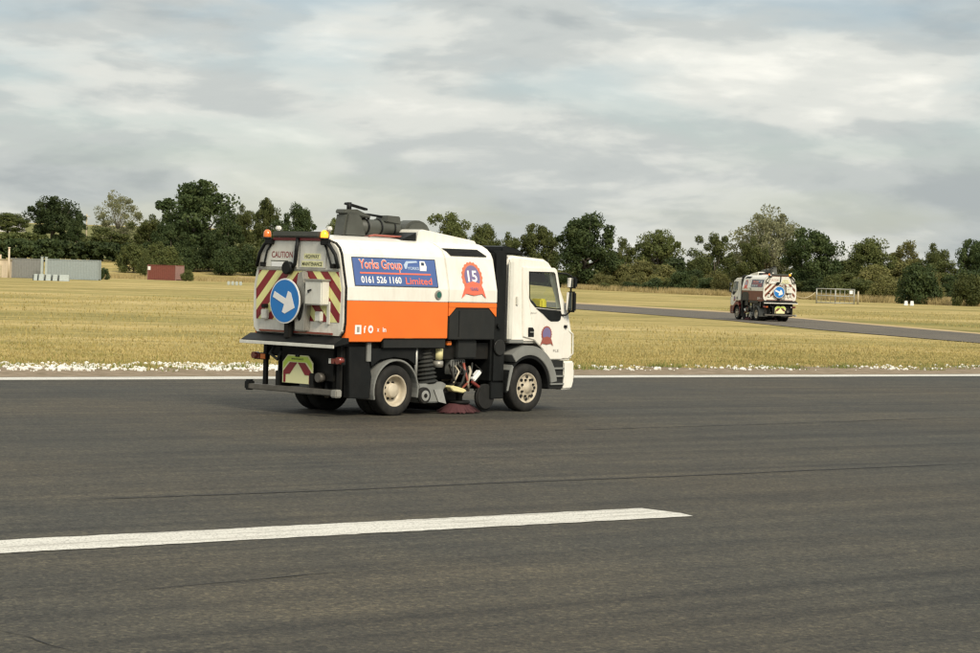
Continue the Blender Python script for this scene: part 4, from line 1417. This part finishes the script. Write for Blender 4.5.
def crown_proto(seed, kind):
    """crown and trunk meshes for a tree 10 m tall and about 10 m wide"""
    rs = np.random.RandomState(seed)
    H = 10.0
    if kind == 'bush':
        nb = 34
        d = unit(rs.normal(size=(nb, 3)))
        d[:, 2] = np.abs(d[:, 2])
        rad = rs.uniform(0.35, 0.86, (nb, 1)) ** 0.7
        C = d * rad * np.array([4.4, 4.4, 7.2])
        C[:, 2] += 0.9
        Rr = rs.uniform(1.2, 2.1, nb)
        V = leaf_quads(rs, C, Rr, 230, 0.27)
    elif kind == 'sparse':
        nb = 90
        d = unit(rs.normal(size=(nb, 3)))
        rad = rs.uniform(0.2, 1.0, (nb, 1)) ** 0.6
        C = d * rad * np.array([4.3, 4.3, 4.2])
        C[:, 2] += 5.6
        C[:, 0] += rs.normal(size=nb) * 0.3
        Rr = rs.uniform(0.45, 1.05, nb)
        V = leaf_quads(rs, C, Rr, 85, 0.15, 0.6)
    elif kind == 'oak':
        nb = 70
        d = unit(rs.normal(size=(nb, 3)))
        d[:, 2] = np.where(d[:, 2] < -0.85, -d[:, 2], d[:, 2])
        rad = rs.uniform(0.25, 1.15, (nb, 1)) ** 0.6
        C = d * rad * np.array([4.0, 4.0, 3.9])
        C[:, 2] += 5.0
        Rr = rs.uniform(0.5, 1.5, nb)
        V = leaf_quads(rs, C, Rr, 230, 0.19)
    else:                    # 'mixed': uneven, several heads
        nb = 52
        heads = np.array([[-2.4, .5, 5.0], [1.6, -.8, 6.3], [2.8, 1.0, 4.4], [-.4, 0, 7.2], [0, 0, 3.4]])
        h = heads[rs.randint(0, 5, nb)]
        C = h + rs.normal(size=(nb, 3)) * np.array([1.15, 1.15, 0.95])
        C[:, 2] = np.clip(C[:, 2], 1.4, 9.2)
        Rr = rs.uniform(0.6, 1.35, nb)
        V = leaf_quads(rs, C, Rr, 210, 0.19)
    V[:, :, 2] = np.maximum(V[:, :, 2], 0.02)
    top = V[:, :, 2].max()
    V *= np.array([1, 1, H / top])
    tr = MB()
    th = 3.2 if kind != 'bush' else 0.9
    base = 0.34 if kind == 'oak' else 0.24
    tr.tube([(0, 0, -0.3), (0.05, 0, th * .5), (0, 0.05, th), (0.15, -.1, th + 2.2)], [base, base * .8, base * .62, base * .3], 9)
    idx = np.argsort(-Rr)[:11 if kind != 'bush' else 5]
    if kind == 'sparse':
        idx = np.arange(0, nb, 3)
    for i in idx:
        c = C[i] * np.array([1, 1, H / top])
        m0 = np.array([0, 0, th * rs.uniform(.7, 1.25)])
        mid = m0 * .5 + c * .5 + np.array([0, 0, -.25])
        tr.tube([m0, mid, c], [base * .42, base * .26, base * .08], 6)
    return V, tr


PROTO = {}
for k, (kind, seeds) in {'oak': ('oak', (1, 2, 3, 4)), 'mixed': ('mixed', (11, 12, 13, 14)), 'sparse': ('sparse', (21, 22, 23)), 'bush': ('bush', (31, 32, 33, 34))}.items():
    PROTO[k] = [crown_proto(s, kind) for s in seeds]
CROWN = {}


def crown_mesh(kind, i, leaf):
    key = (kind, i % len(PROTO[kind]), leaf)
    if key not in CROWN:
        V, tr = PROTO[kind][key[1]]
        CROWN[key] = (quad_mesh('crown', V, leaf), tr.mesh('trunk', 'pale_bark' if leaf == 'leaf_pale' else 'bark'))
    return CROWN[key]


vr = random.Random(77)


def tree(px, w_px, top_px, depth, kind, leaf, label, cat='tree', group=None, name=None, idx=None):
    p = at_depth(px, top_px, depth)
    z0 = gz(p.x, depth)
    h = max(0.8, p.z - z0)
    w = w_px * depth / FOCAL
    root = empty(name or {'oak': 'broadleaf_tree', 'mixed': 'broadleaf_tree', 'sparse': 'sparse_tree', 'bush': 'bush'}[kind], (p.x, depth, z0 - 0.05), vr.uniform(0, 6.28))
    sx = w / 10.0
    root.scale = (sx, sx, h / 10.0)
    cm, tm = crown_mesh(kind, vr.randrange(8) if idx is None else idx, leaf)
    link('crown', cm, root)
    link('trunk', tm, root)
    tag(root, label, cat, group)
    return root


G_L, G_R = 'trees left of the near sweeper', 'trees along the right horizon'
T = [
    (8, 46, 212, 760, 'oak', 'leaf_mid', 'low far tree at the left edge above the barn roof'),
    (53, 62, 195, 600, 'oak', 'leaf_dark', 'dark round oak behind the hedge, left of the thin pole'),
    (78, 26, 212, 580, 'mixed', 'leaf_dark', 'small dark tree crowded against the right flank of the round oak'),
    (120, 60, 189, 560, 'sparse', 'leaf_pale', 'pale thin-leaved tree with sky showing through, between two dark oaks'),
    (108, 60, 226, 540, 'mixed', 'leaf_mid', 'mid green tree under the pale thin-leaved tree'),
    (150, 46, 213, 520, 'mixed', 'leaf_mid', 'mid green tree between the pale tree and the tallest oak'),
    (196, 92, 179, 505, 'oak', 'leaf_dark', 'tallest dark oak standing above the red container'),
    (172, 44, 222, 490, 'mixed', 'leaf_dark', 'dark low tree at the left foot of the tallest oak'),
    (226, 46, 212, 492, 'mixed', 'leaf_dark', 'dark low tree at the right foot of the tallest oak'),
    (244, 34, 203, 530, 'mixed', 'leaf_mid', 'loose topped tree right of the tallest oak'),
    (266, 34, 197, 540, 'oak', 'leaf_mid', 'narrow tree behind the left beacon of the near sweeper'),
    (300, 42, 201, 520, 'oak', 'leaf_dark', 'dark rounded tree just above the rear door of the near sweeper'),
    (282, 44, 218, 505, 'mixed', 'leaf_dark', 'dark low tree directly behind the sweeper beacons'),
    (340, 40, 217, 560, 'oak', 'leaf_mid', 'tree peeping out left of the sweeper boom tower'),
    (385, 60, 228, 600, 'mixed', 'leaf_mid', 'tree mostly hidden behind the roof boom of the near sweeper'),
    (455, 54, 211, 600, 'mixed', 'leaf_mid', 'ragged tree rising behind the front of the sweeper hopper'),
    (484, 40, 222, 590, 'oak', 'leaf_mid', 'rounded tree behind the dark intake stack of the near sweeper'),
    (512, 36, 231, 600, 'mixed', 'leaf_mid', 'small loose tree right above the sweeper cab roof'),
    (541, 48, 223, 600, 'oak', 'leaf_mid', 'mid green round tree left of the big dark oak'),
    (587, 76, 210, 545, 'oak', 'leaf_dark', 'big dark oak on the horizon right of the near sweeper'),
    (626, 30, 236, 600, 'mixed', 'leaf_mid', 'small far tree tucked against the right of the big dark oak'),
    (660, 54, 228, 560, 'oak', 'leaf_mid', 'flat domed tree between the big dark oak and the pale poplar'),
    (716, 54, 231, 520, 'mixed', 'leaf_mid', 'uneven tree above and left of the far sweeper'),
    (768, 82, 203, 470, 'sparse', 'leaf_pale', 'tall pale poplar with see-through crown behind the far sweeper'),
    (776, 64, 206, 474, 'sparse', 'leaf_pale', 'second pale see-through crown merging into the tall poplar'),
    (752, 40, 236, 455, 'mixed', 'leaf_mid', 'green tree at the left foot of the tall pale poplar'),
    (814, 66, 227, 440, 'oak', 'leaf_dark', 'dark tree right of the pale poplar, behind the metal gate'),
    (870, 56, 235, 470, 'oak', 'leaf_mid', 'round mid green tree right of the gate'),
    (905, 46, 239, 480, 'mixed', 'leaf_olive', 'loose olive tree far right of the gate'),
    (938, 44, 242, 470, 'mixed', 'leaf_mid', 'small tree near the right edge before the last dark tree'),
    (976, 44, 238, 430, 'oak', 'leaf_dark', 'dark tree cut by the right edge of the view'),
]
for i, t in enumerate(T):
    tree(*t, group=G_L if t[0] < 420 else G_R, idx=i)

# the thicket on the right: three rows of bushes
path = [(488, 570), (560, 540), (600, 520), (660, 485), (720, 455), (780, 435), (850, 400), (920, 385), (1000, 375), (1060, 370)]


def depth_at(px):
    for (a, da), (b, db) in zip(path, path[1:]):
        if a <= px <= b:
            return da + (db - da) * (px - a) / (b - a)
    return path[-1][1]


rows = [(14, 3.2, 5.2, 0, 0.7), (38, 5.0, 7.4, 1, 1.0), (66, 6.5, 9.6, 2, 1.25)]
WHERE = [(545, 'just right of the near sweeper cab'), (600, 'below the big dark oak'), (650, 'right of the big dark oak'), (700, 'below the flat domed tree'),
         (745, 'left of the far sweeper'), (800, 'behind the far sweeper'), (860, 'behind the metal gate'), (905, 'right of the metal gate'),
         (950, 'behind the white markers'), (2000, 'near the right edge')]


def bush_label(px, row, leaf):
    where = next(t for lim, t in WHERE if px < lim)
    size = ['low', 'middling', 'tall'][row]
    col = {'leaf_mid': 'green', 'leaf_olive': 'olive', 'leaf_dark': 'dark'}[leaf]
    return ('%s %s bush in the thicket %s' % (size, col, where), 'bush', '%s %s thicket bushes %s' % (size, col, where))


for back, h0, h1, r_, wf in rows:
    px = 486 + 9 * r_
    while px < 1010:
        D = depth_at(px) + back + vr.uniform(-7, 7)
        h = vr.uniform(h0, h1)
        if px < 600:
            h *= 0.8
        hy = 276 + .03 * (px - 490)
        top = hy - (h - CAM_H) * FOCAL / D
        w = vr.uniform(34, 62) * wf * 430 / D
        lf = vr.choice(['leaf_mid', 'leaf_olive', 'leaf_mid', 'leaf_dark', 'leaf_olive'] if r_ < 2 else ['leaf_dark', 'leaf_mid', 'leaf_mid', 'leaf_olive'])
        tree(px, w, top, D, vr.choice(['bush', 'bush', 'mixed']) if r_ else 'bush', lf,
             *bush_label(px, r_, lf), 'bush')
        px += w * vr.uniform(0.42, 0.7)
# single bushes standing out in front
for a in [(632, 26, 281, 500, 'bush', 'leaf_dark', 'small dark bush in tall dry grass, left of the far sweeper'),
          (655, 34, 277, 490, 'bush', 'leaf_dark', 'broad dark bush in dry grass midway between both sweepers'),
          (606, 18, 282, 510, 'bush', 'leaf_mid', 'small green bush nearest the near sweeper cab mirror'),
          (920, 52, 262, 372, 'bush', 'leaf_dark', 'large dark bush right of the gate, near the white markers'),
          (968, 40, 272, 360, 'bush', 'leaf_mid', 'mid green bush low at the right edge'),
          (146, 20, 248, 430, 'bush', 'leaf_mid', 'small round bush just left of the red container'),
          (187, 15, 268, 402, 'bush', 'leaf_mid', 'green bush against the right end of the red container'),
          (104, 13, 267, 372, 'bush', 'leaf_dark', 'dark shrub at the right end of the blue-grey container'),
          (560, 30, 272, 540, 'bush', 'leaf_dark', 'dark bush right behind the sweeper cab mirror')]:
    tree(*a, cat='bush', name='bush')
# undergrowth below the left trees
px = 134
while px < 320:
    D = vr.uniform(478, 500)
    tree(px, vr.uniform(26, 40), 242 + .03 * (px - 140) + vr.uniform(-6, 6), D, 'bush', vr.choice(['leaf_dark', 'leaf_dark', 'leaf_mid']), 'dark bush in the undergrowth below the tallest oak and its neighbours', 'bush', 'undergrowth below the left trees', 'bush')
    px += vr.uniform(11, 17)


def hedge(px0, px1, top0, top1, depth, thick, leaf, label):
    rs = np.random.RandomState(int(px0) + 300)
    A, B = at_depth(px0, top0, depth), at_depth(px1, top1, depth)
    n = int((B.x - A.x) / 1.1) * 9
    t = rs.uniform(0, 1, n)
    x = A.x + (B.x - A.x) * t
    zt = A.z + (B.z - A.z) * t
    zg = np.array([gz(v, depth) for v in x])
    u = rs.uniform(0, 1, n) ** 0.8
    C = np.stack([x, depth + rs.uniform(-thick / 2, thick / 2, n), zg + 0.3 + (zt - zg - 0.7) * u], 1)
    O = np.array([A.x, depth, float(zg.min())])
    V = leaf_quads(rs, C, rs.uniform(0.7, 1.3, n), 60, 0.42)
    V -= O
    V[:, :, 2] = np.maximum(V[:, :, 2], 0.02)
    o = link('hedge', quad_mesh('hedge', V, leaf), None)
    o.location = O
    tag(o, label, 'hedge', 'hedges on the left')
    return o


hedge(-12, 60, 240, 240, 520, 5, 'leaf_dark', 'long dark hedge behind the grey containers at far left')
hedge(56, 140, 241, 245, 530, 5, 'leaf_dark', 'long dark hedge stretch between the thin pole and the tallest oak')
hedge(-12, 45, 233, 234, 640, 4, 'leaf_mid', 'hedge higher up the slope below the barn')

# far fields on the slope
def slope_patch(name, px0, px1, d0, d1, material, lift=0.12):
    mm = MB()
    n, k = 14, 8
    vs = []
    for j in range(k + 1):
        D = d0 + (d1 - d0) * j / k
        for i in range(n + 1):
            x = (px0 + (px1 - px0) * i / n - 490) / FOCAL * D
            vs.append((x, D, gz(x, D) + lift))
    mm.add(vs, [(j * (n + 1) + i, j * (n + 1) + i + 1, (j + 1) * (n + 1) + i + 1, (j + 1) * (n + 1) + i) for j in range(k) for i in range(n)])
    return tag(mm.build(name, material), kind='structure')


slope_patch('far_pasture', -60, 260, 545, 1100, 'pasture')
slope_patch('stubble_field', 8, 36, 470, 512, 'stubble_soil')
slope_patch('stubble_field', 236, 330, 455, 477, 'stubble_soil')


# ------------------------------------------------------------------ grasses
def blades(name, n, material, sampler, h0, h1, w, lean=0.5, label=None, cat=None, seed=1):
    rs = np.random.RandomState(seed)
    P = sampler(rs, n)
    n = len(P)
    ang = rs.uniform(0, 2 * PI, n)
    h = rs.uniform(h0, h1, n)
    ww = w * rs.uniform(0.6, 1.3, n)
    d = np.stack([np.cos(ang), np.sin(ang), np.zeros(n)], 1)
    la = rs.uniform(0, 2 * PI, n)
    le = rs.uniform(0, lean, n) * h
    tip = P + np.stack([np.cos(la) * le, np.sin(la) * le, h], 1)
    V = np.stack([P - d * ww[:, None], P + d * ww[:, None], tip], 1)
    o = link(name, quad_mesh(name, V, material))
    tag(o, label, cat, kind='stuff')
    return o


RD, RN = np.array(rd), np.array(rn)


def road_sampler(s0, s1, n0, spread, clump=0.0):
    def f(rs, n):
        s = rs.uniform(s0, s1, n)
        q = n0 + np.abs(rs.exponential(spread, n))
        q += 0.8 * np.sin(s * 0.9) * np.exp(-(q - n0)) + 0.5 * np.sin(s * 2.3 + 1)*np.exp(-(q-n0))
        P = s[:, None] * RD + q[:, None] * RN
        if clump:
            keep = np.sin(s * 1.7 + np.sin(q * 1.3) * 2) + np.sin(q * 2.1 + s * .6) + rs.normal(size=n) * .8 > clump
            P = P[keep]
        P[:, 2] = 0
        return P
    return f


blades('mown_grass', 150000, 'grass_blade', road_sampler(12, 85, FAR_N + 4.6, 9.0), 0.03, 0.085, 0.016, 0.8, 'short dry mown grass beyond the runway verge', 'grass', 2)
blades('verge_grass', 26000, 'green_blade', road_sampler(10, 80, FAR_N + 3.6, 1.5, 0.5), 0.04, 0.16, 0.014, 0.6, 'greener uncut grass tufts along the runway verge', 'grass', 3)


def mid_sampler(rs, n):
    s_ = rs.uniform(0, 190, n)
    q = FAR_N + 12 + rs.uniform(0, 1, n) ** 1.3 * 110
    keep = np.sin(s_ * .5 + np.sin(q * .4) * 2) + np.sin(q * .7 + s_ * .25) + np.sin(q * 1.9) + rs.normal(size=n) * .9 > 0.7
    P = s_[:, None] * RD + q[:, None] * RN
    # keep clear of the taxiway
    ta, tb = np.array(ground(577, 307)), np.array(ground(980, 339))
    dv = (tb - ta) / np.linalg.norm(tb - ta)
    dist = np.abs((P[:, 0] - ta[0]) * dv[1] - (P[:, 1] - ta[1]) * dv[0])
    P = P[keep & (dist > 14)]
    P[:, 2] = 0
    return P


blades('field_tufts', 110000, 'grass_blade', mid_sampler, 0.06, 0.2, 0.03, 0.6, 'scattered longer tufts across the dry field', 'grass', 8)


def tall_sampler(rs, n):
    px = rs.uniform(560, 1000, n)
    D = np.interp(px, [p[0] for p in path], [p[1] for p in path]) + rs.uniform(-16, 10, n)
    x = (px - 490) / FOCAL * D
    keep = np.sin(x * .35) + np.sin(x * .9 + D * .1) + rs.normal(size=n) * .7 > -0.3
    return np.stack([x, D, np.zeros(n)], 1)[keep]


blades('tall_dry_grass', 60000, 'tall_dry_grass', tall_sampler, 0.5, 1.5, 0.05, 0.4, 'tall straw coloured grass in front of the thicket', 'grass', 4)


def far_rough(rs, n):
    px = rs.uniform(100, 330, n)
    D = rs.uniform(415, 470, n)
    return np.stack([(px - 490) / FOCAL * D, D, np.zeros(n)], 1)


blades('rough_grass', 16000, 'tall_dry_grass', far_rough, 0.3, 1.0, 0.06, 0.4, 'rough straw coloured grass in front of the left undergrowth', 'grass', 5)


def stones(name, n, s0, s1, n0, n1, seed, label, thr):
    rs = np.random.RandomState(seed)
    ico = bmesh.new()
    bmesh.ops.create_icosphere(ico, subdivisions=1, radius=1)
    bv = np.array([v.co[:] for v in ico.verts])
    bf = np.array([[v.index for v in f.verts] for f in ico.faces])
    ico.free()
    tri = bv[bf]                                  # (20,3,3)
    s = rs.uniform(s0, s1, n)
    q = n0 + (n1 - n0) * rs.beta(2, 2, n)
    keep = np.sin(s * 1.1) + np.sin(s * 2.9 + 1) + rs.normal(size=n) * .9 > thr
    s, q = s[keep], q[keep]
    m_ = len(s)
    P = s[:, None] * RD + q[:, None] * RN
    sz = 0.018 + 0.05 * rs.uniform(0, 1, (m_, 1, 1, 1)) ** 2.0 * rs.uniform(.7, 1.3, (m_, 1, 1, 3)) * np.array([1.2, 1.2, .7])
    V = tri[None] * sz + P[:, None, None, :]
    V[..., 2] = V[..., 2] + .02
    o = link(name, quad_mesh(name, V.reshape(-1, 3, 3), 'pale_stone'))
    return tag(o, label, 'stones', kind='stuff')


stones('verge_stones', 3800, 14, 36.5, FAR_N + 2.6, FAR_N + 7.0, 6, 'white stones scattered along the verge left of the near sweeper', -0.4)
stones('verge_stones', 1500, 37, 75, FAR_N + 2.4, FAR_N + 6.2, 7, 'sparse pale stones along the verge right of the near sweeper', 0.3)


# ------------------------------------------------------------------ far things on the field
def P_at(px, depth):
    x = (px - 490) / FOCAL * depth
    return Vector((x, depth, gz(x, depth)))


mat('container_grey', (0.20, 0.205, 0.195), 0.6, var=0.08, dirt=0.2)
mat('container_blue', (0.27, 0.31, 0.31), 0.6, var=0.08, dirt=0.2, dirt_col=(0.2, 0.18, 0.14))
mat('container_red', (0.20, 0.062, 0.045), 0.65, var=0.1, dirt=0.3, dirt_col=(0.12, 0.06, 0.04))
mat('container_red_end', (0.26, 0.15, 0.13), 0.65, var=0.1, dirt=0.3)
mat('cream_paint', (0.60, 0.50, 0.37), 0.7, var=0.08)
mat('pale_block', (0.36, 0.40, 0.38), 0.7, var=0.1)
mat('block_dark', (0.05, 0.06, 0.06), 0.7)
mat('barn_roof', (0.42, 0.40, 0.36), 0.8, var=0.1)
mat('barn_wall', (0.16, 0.14, 0.11), 0.8)
mat('timber', (0.42, 0.36, 0.24), 0.8, var=0.15)
mat('fence_wire', (0.34, 0.34, 0.31), 0.5, metal=0.4)


def container(pxa, pxb, depth, h, body, end, label, yaw=0.0, wide=2.45, sign=False, group=None):
    a, b = P_at(pxa, depth), P_at(pxb, depth)
    L = (b.x - a.x)
    root = empty('shipping_container', ((a.x + b.x) / 2, depth, 0), yaw)
    MB().box(-L / 2 + .1, L / 2 - .1, .08, wide - .08, .14, h - .1).build('body', body, root)
    n = int(L / .42)
    for i in range(n):
        x0 = -L / 2 + .16 + i * (L - .32) / n
        MB().box(x0, x0 + (L - .32) / n * .5, .02, .082, .2, h - .16).build('side_rib', body, root)
    for z0, z1 in ((.04, .16), (h - .12, h)):
        MB().box(-L / 2, L / 2, 0, .12, z0, z1).build('side_rail', body, root, .01)
        MB().box(-L / 2, L / 2, wide - .12, wide, z0, z1).build('side_rail', body, root, .01)
    for x in (-L / 2, L / 2 - .14):
        for y in (0, wide - .14):
            MB().box(x - .004, x + .144, y - .004, y + .144, 0, h + .004).build('corner_post', end, root, .01)
    MB().box(L / 2 - .1, L / 2 - .03, .15, wide / 2 - .01, .16, h - .14).build('end_door', end, root, .01)
    MB().box(L / 2 - .1, L / 2 - .03, wide / 2 + .01, wide - .15, .16, h - .14).build('end_door', end, root, .01)
    MB().box(-L / 2 + .02, L / 2 - .02, .1, wide - .1, h - .1, h - .03).build('roof', body, root)
    if sign:
        MB().box(-L / 2 + .15, -L / 2 + .75, -.03, -.004, h - .95, h - .3).build('notice_board', 'print_white', root, .005)
    tag(root, label, 'container', group)
    return root


container(9, 39, 352, 3.1, 'container_grey', 'container_grey', 'dark grey storage container at far left beside the cream hut', group='storage containers')
container(46, 97, 352, 3.15, 'container_blue', 'container_blue', 'long blue-grey storage container behind the row of pale blocks', group='storage containers')
container(142, 178, 405, 2.75, 'container_red', 'container_red_end', 'rust red shipping container with a white notice below the tallest oak', yaw=R(-30), sign=True, group='storage containers')
# gate posts between the grey containers
for i, px in enumerate((40.5, 44.8)):
    p = P_at(px, 349)
    o = MB().box(-.17, .17, -.17, .17, 0, 3.35).box(-.22, .22, -.22, .22, 3.352, 3.45).build('gate_post', 'pale_block', None, .02)
    o.location = p
    tag(o, ['left pale post between the two grey containers', 'right pale post between the two grey containers'][i], 'post', 'pale posts')
# cream hut at the left edge
p = P_at(1, 350)
hut = empty('cream_hut', p)
MB().box(-2.6, 1.0, 0, 3, 0, 2.75).build('wall', 'cream_paint', hut, .03)
MB().box(-2.8, 1.12, -.12, 3.1, 2.752, 2.92).build('roof', 'timber', hut, .02)
MB().box(-1.0, -.1, -.04, -.003, .05, 2.0).build('door', 'timber', hut, .01)
MB().box(-.6, -.35, .5, .8, 2.93, 3.6).build('flue', 'cream_paint', hut, .02)
tag(hut, 'cream hut cut by the left edge of the view', 'hut')
p = P_at(7.3, 348)
o = MB().cyl((0, 0, 0), (0, 0, 4.6), .16, .13, 12).cyl((0, 0, 4.6), (0, 0, 4.75), .2, .2, 12).build('post', 'cream_paint', None)
o.location = p
tag(o, 'tall cream post in front of the hut at far left', 'post')
# pale blocks with dark gaps
for i, (a, b) in enumerate(((33, 36.5), (38, 43), (45, 50), (52, 56.5), (58.5, 68))):
    D = 318
    A, B = P_at(a, D), P_at(b, D)
    w = B.x - A.x
    r_ = empty('concrete_block', ((A.x + B.x) / 2, D, 0))
    MB().prism([(-.5, 0), (.5, 0), (.42, .18), (.22, .9), (-.22, .9), (-.42, .18)], lambda u_, v_, d: (d, u_, v_), -w / 2, w / 2).build('block', 'pale_block', r_, .03)
    MB().box(-w / 2 - .12, -w / 2 - .003, -.4, .4, 0, .8).build('end_strip', 'block_dark', r_)
    tag(r_, ['leftmost narrow pale block in front of the containers', 'second pale block from the left in front of the containers', 'middle pale block in front of the containers', 'fourth pale block from the left in front of the containers', 'longest pale block, right end of the row before the containers'][i], 'block', 'pale blocks')
# white marker boards near the verge bushes
for i, px in enumerate((227.5, 231.5, 235.5, 239.5)):
    p = P_at(px, 330)
    o = MB().box(-.2, .2, -.05, .05, 0.1, .62).box(-.04, .04, -.04, .04, 0, .1).build('marker_board', 'pale_block', None, .02)
    o.location = p
    tag(o, ['first', 'second', 'third', 'fourth'][i] + ' small white marker from the left, in the row left of the near sweeper', 'marker', 'white field markers')
for i, px in enumerate((905, 911)):
    p = P_at(px, 335)
    o = MB().prism([(-.28, 0), (.28, 0), (.2, .7), (-.2, .7)], lambda a, b, d: (a, d, b), -.2, .2).build('runway_marker', 'print_white', None, .03)
    o.location = p
    tag(o, ['left of two white markers below the large dark bush', 'right of two white markers below the large dark bush'][i], 'marker', 'white runway markers')
# utility pole on the slope
p = P_at(84, 585)
r_ = empty('utility_pole', p)
top = at_depth(84, 214, 585).z - p.z
MB().cyl((0, 0, 0), (0, 0, top), .22, .16, 10).build('pole', 'timber', r_)
MB().box(-.9, .9, -.08, .08, top - .7, top - .52).build('cross_arm', 'timber', r_)
tag(r_, 'thin wooden utility pole right of the dark round oak', 'pole')
# barn on the hill
p = P_at(-8, 800)
r_ = empty('barn', p)
hb = at_depth(0, 232, 800).z - p.z
MB().box(-9, 9, 0, 9, 0, hb).build('wall', 'barn_wall', r_)
MB().prism([(-.4, hb + .01), (4.5, hb + 3.3), (9.4, hb + .01)], lambda a, b, d: (d, a, b), -9.4, 9.4).build('roof', 'barn_roof', r_)
tag(r_, 'long pale roofed barn on the slope at the left edge', 'barn')
# metal gate on the right
D = 325
A, B = P_at(815.5, D), P_at(853, D)
Wg = B.x - A.x
gt = empty('metal_gate', A, 0)
for x in (0, Wg * .5, Wg):
    MB().cyl((x, 0, 0), (x, 0, 2.2), .10, n=10).build('gate_upright', 'fence_wire', gt)
for z in (.15, 1.15, 2.15):
    MB().cyl((0, -.06, z), (Wg, -.06, z), .065, n=8).build('gate_rail', 'fence_wire', gt)
k = 8
for i in range(1, k):
    if i != k // 2:
        MB().cyl((Wg * i / k, .05, .15), (Wg * i / k, .05, 2.15), .035, n=6).build('gate_bar', 'fence_wire', gt)
MB().box(Wg * .87, Wg * .96, -.17, -.13, 1.5, 2.0).build('gate_notice', 'print_white', gt)
tag(gt, 'tall metal mesh gate in the field right of the far sweeper', 'gate')
p = P_at(857, D)
o = MB().cyl((0, 0, 0), (0, 0, 1.9), .14, .12, 10).cyl((0, 0, 1.9), (0, 0, 1.96), .14, .06, 10).build('gate_post', 'timber', None)
o.location = p
tag(o, 'timber post at the right end of the metal gate', 'post')
# sagging rope from the gate towards the far sweeper, with end post
A2, B2 = P_at(790, D - 5), P_at(814, D)
o = MB().cyl((0, 0, 0), (0, 0, 1.7), .1, .09, 10).cyl((0, 0, 1.7), (0, 0, 1.75), .1, .04, 10).build('rope_post', 'timber', None)
o.location = A2
tag(o, 'low timber post half hidden by the far sweeper', 'post')
pts = []
for i in range(13):
    t = i / 12
    q = A2.lerp(B2, t)
    pts.append((q.x, q.y, 1.6 - 4 * .85 * t * (1 - t)))
o = MB().tube(pts, .05, 6).build('rope', 'timber', None)
tag(o, 'sagging rope between the metal gate and the low post', 'rope')
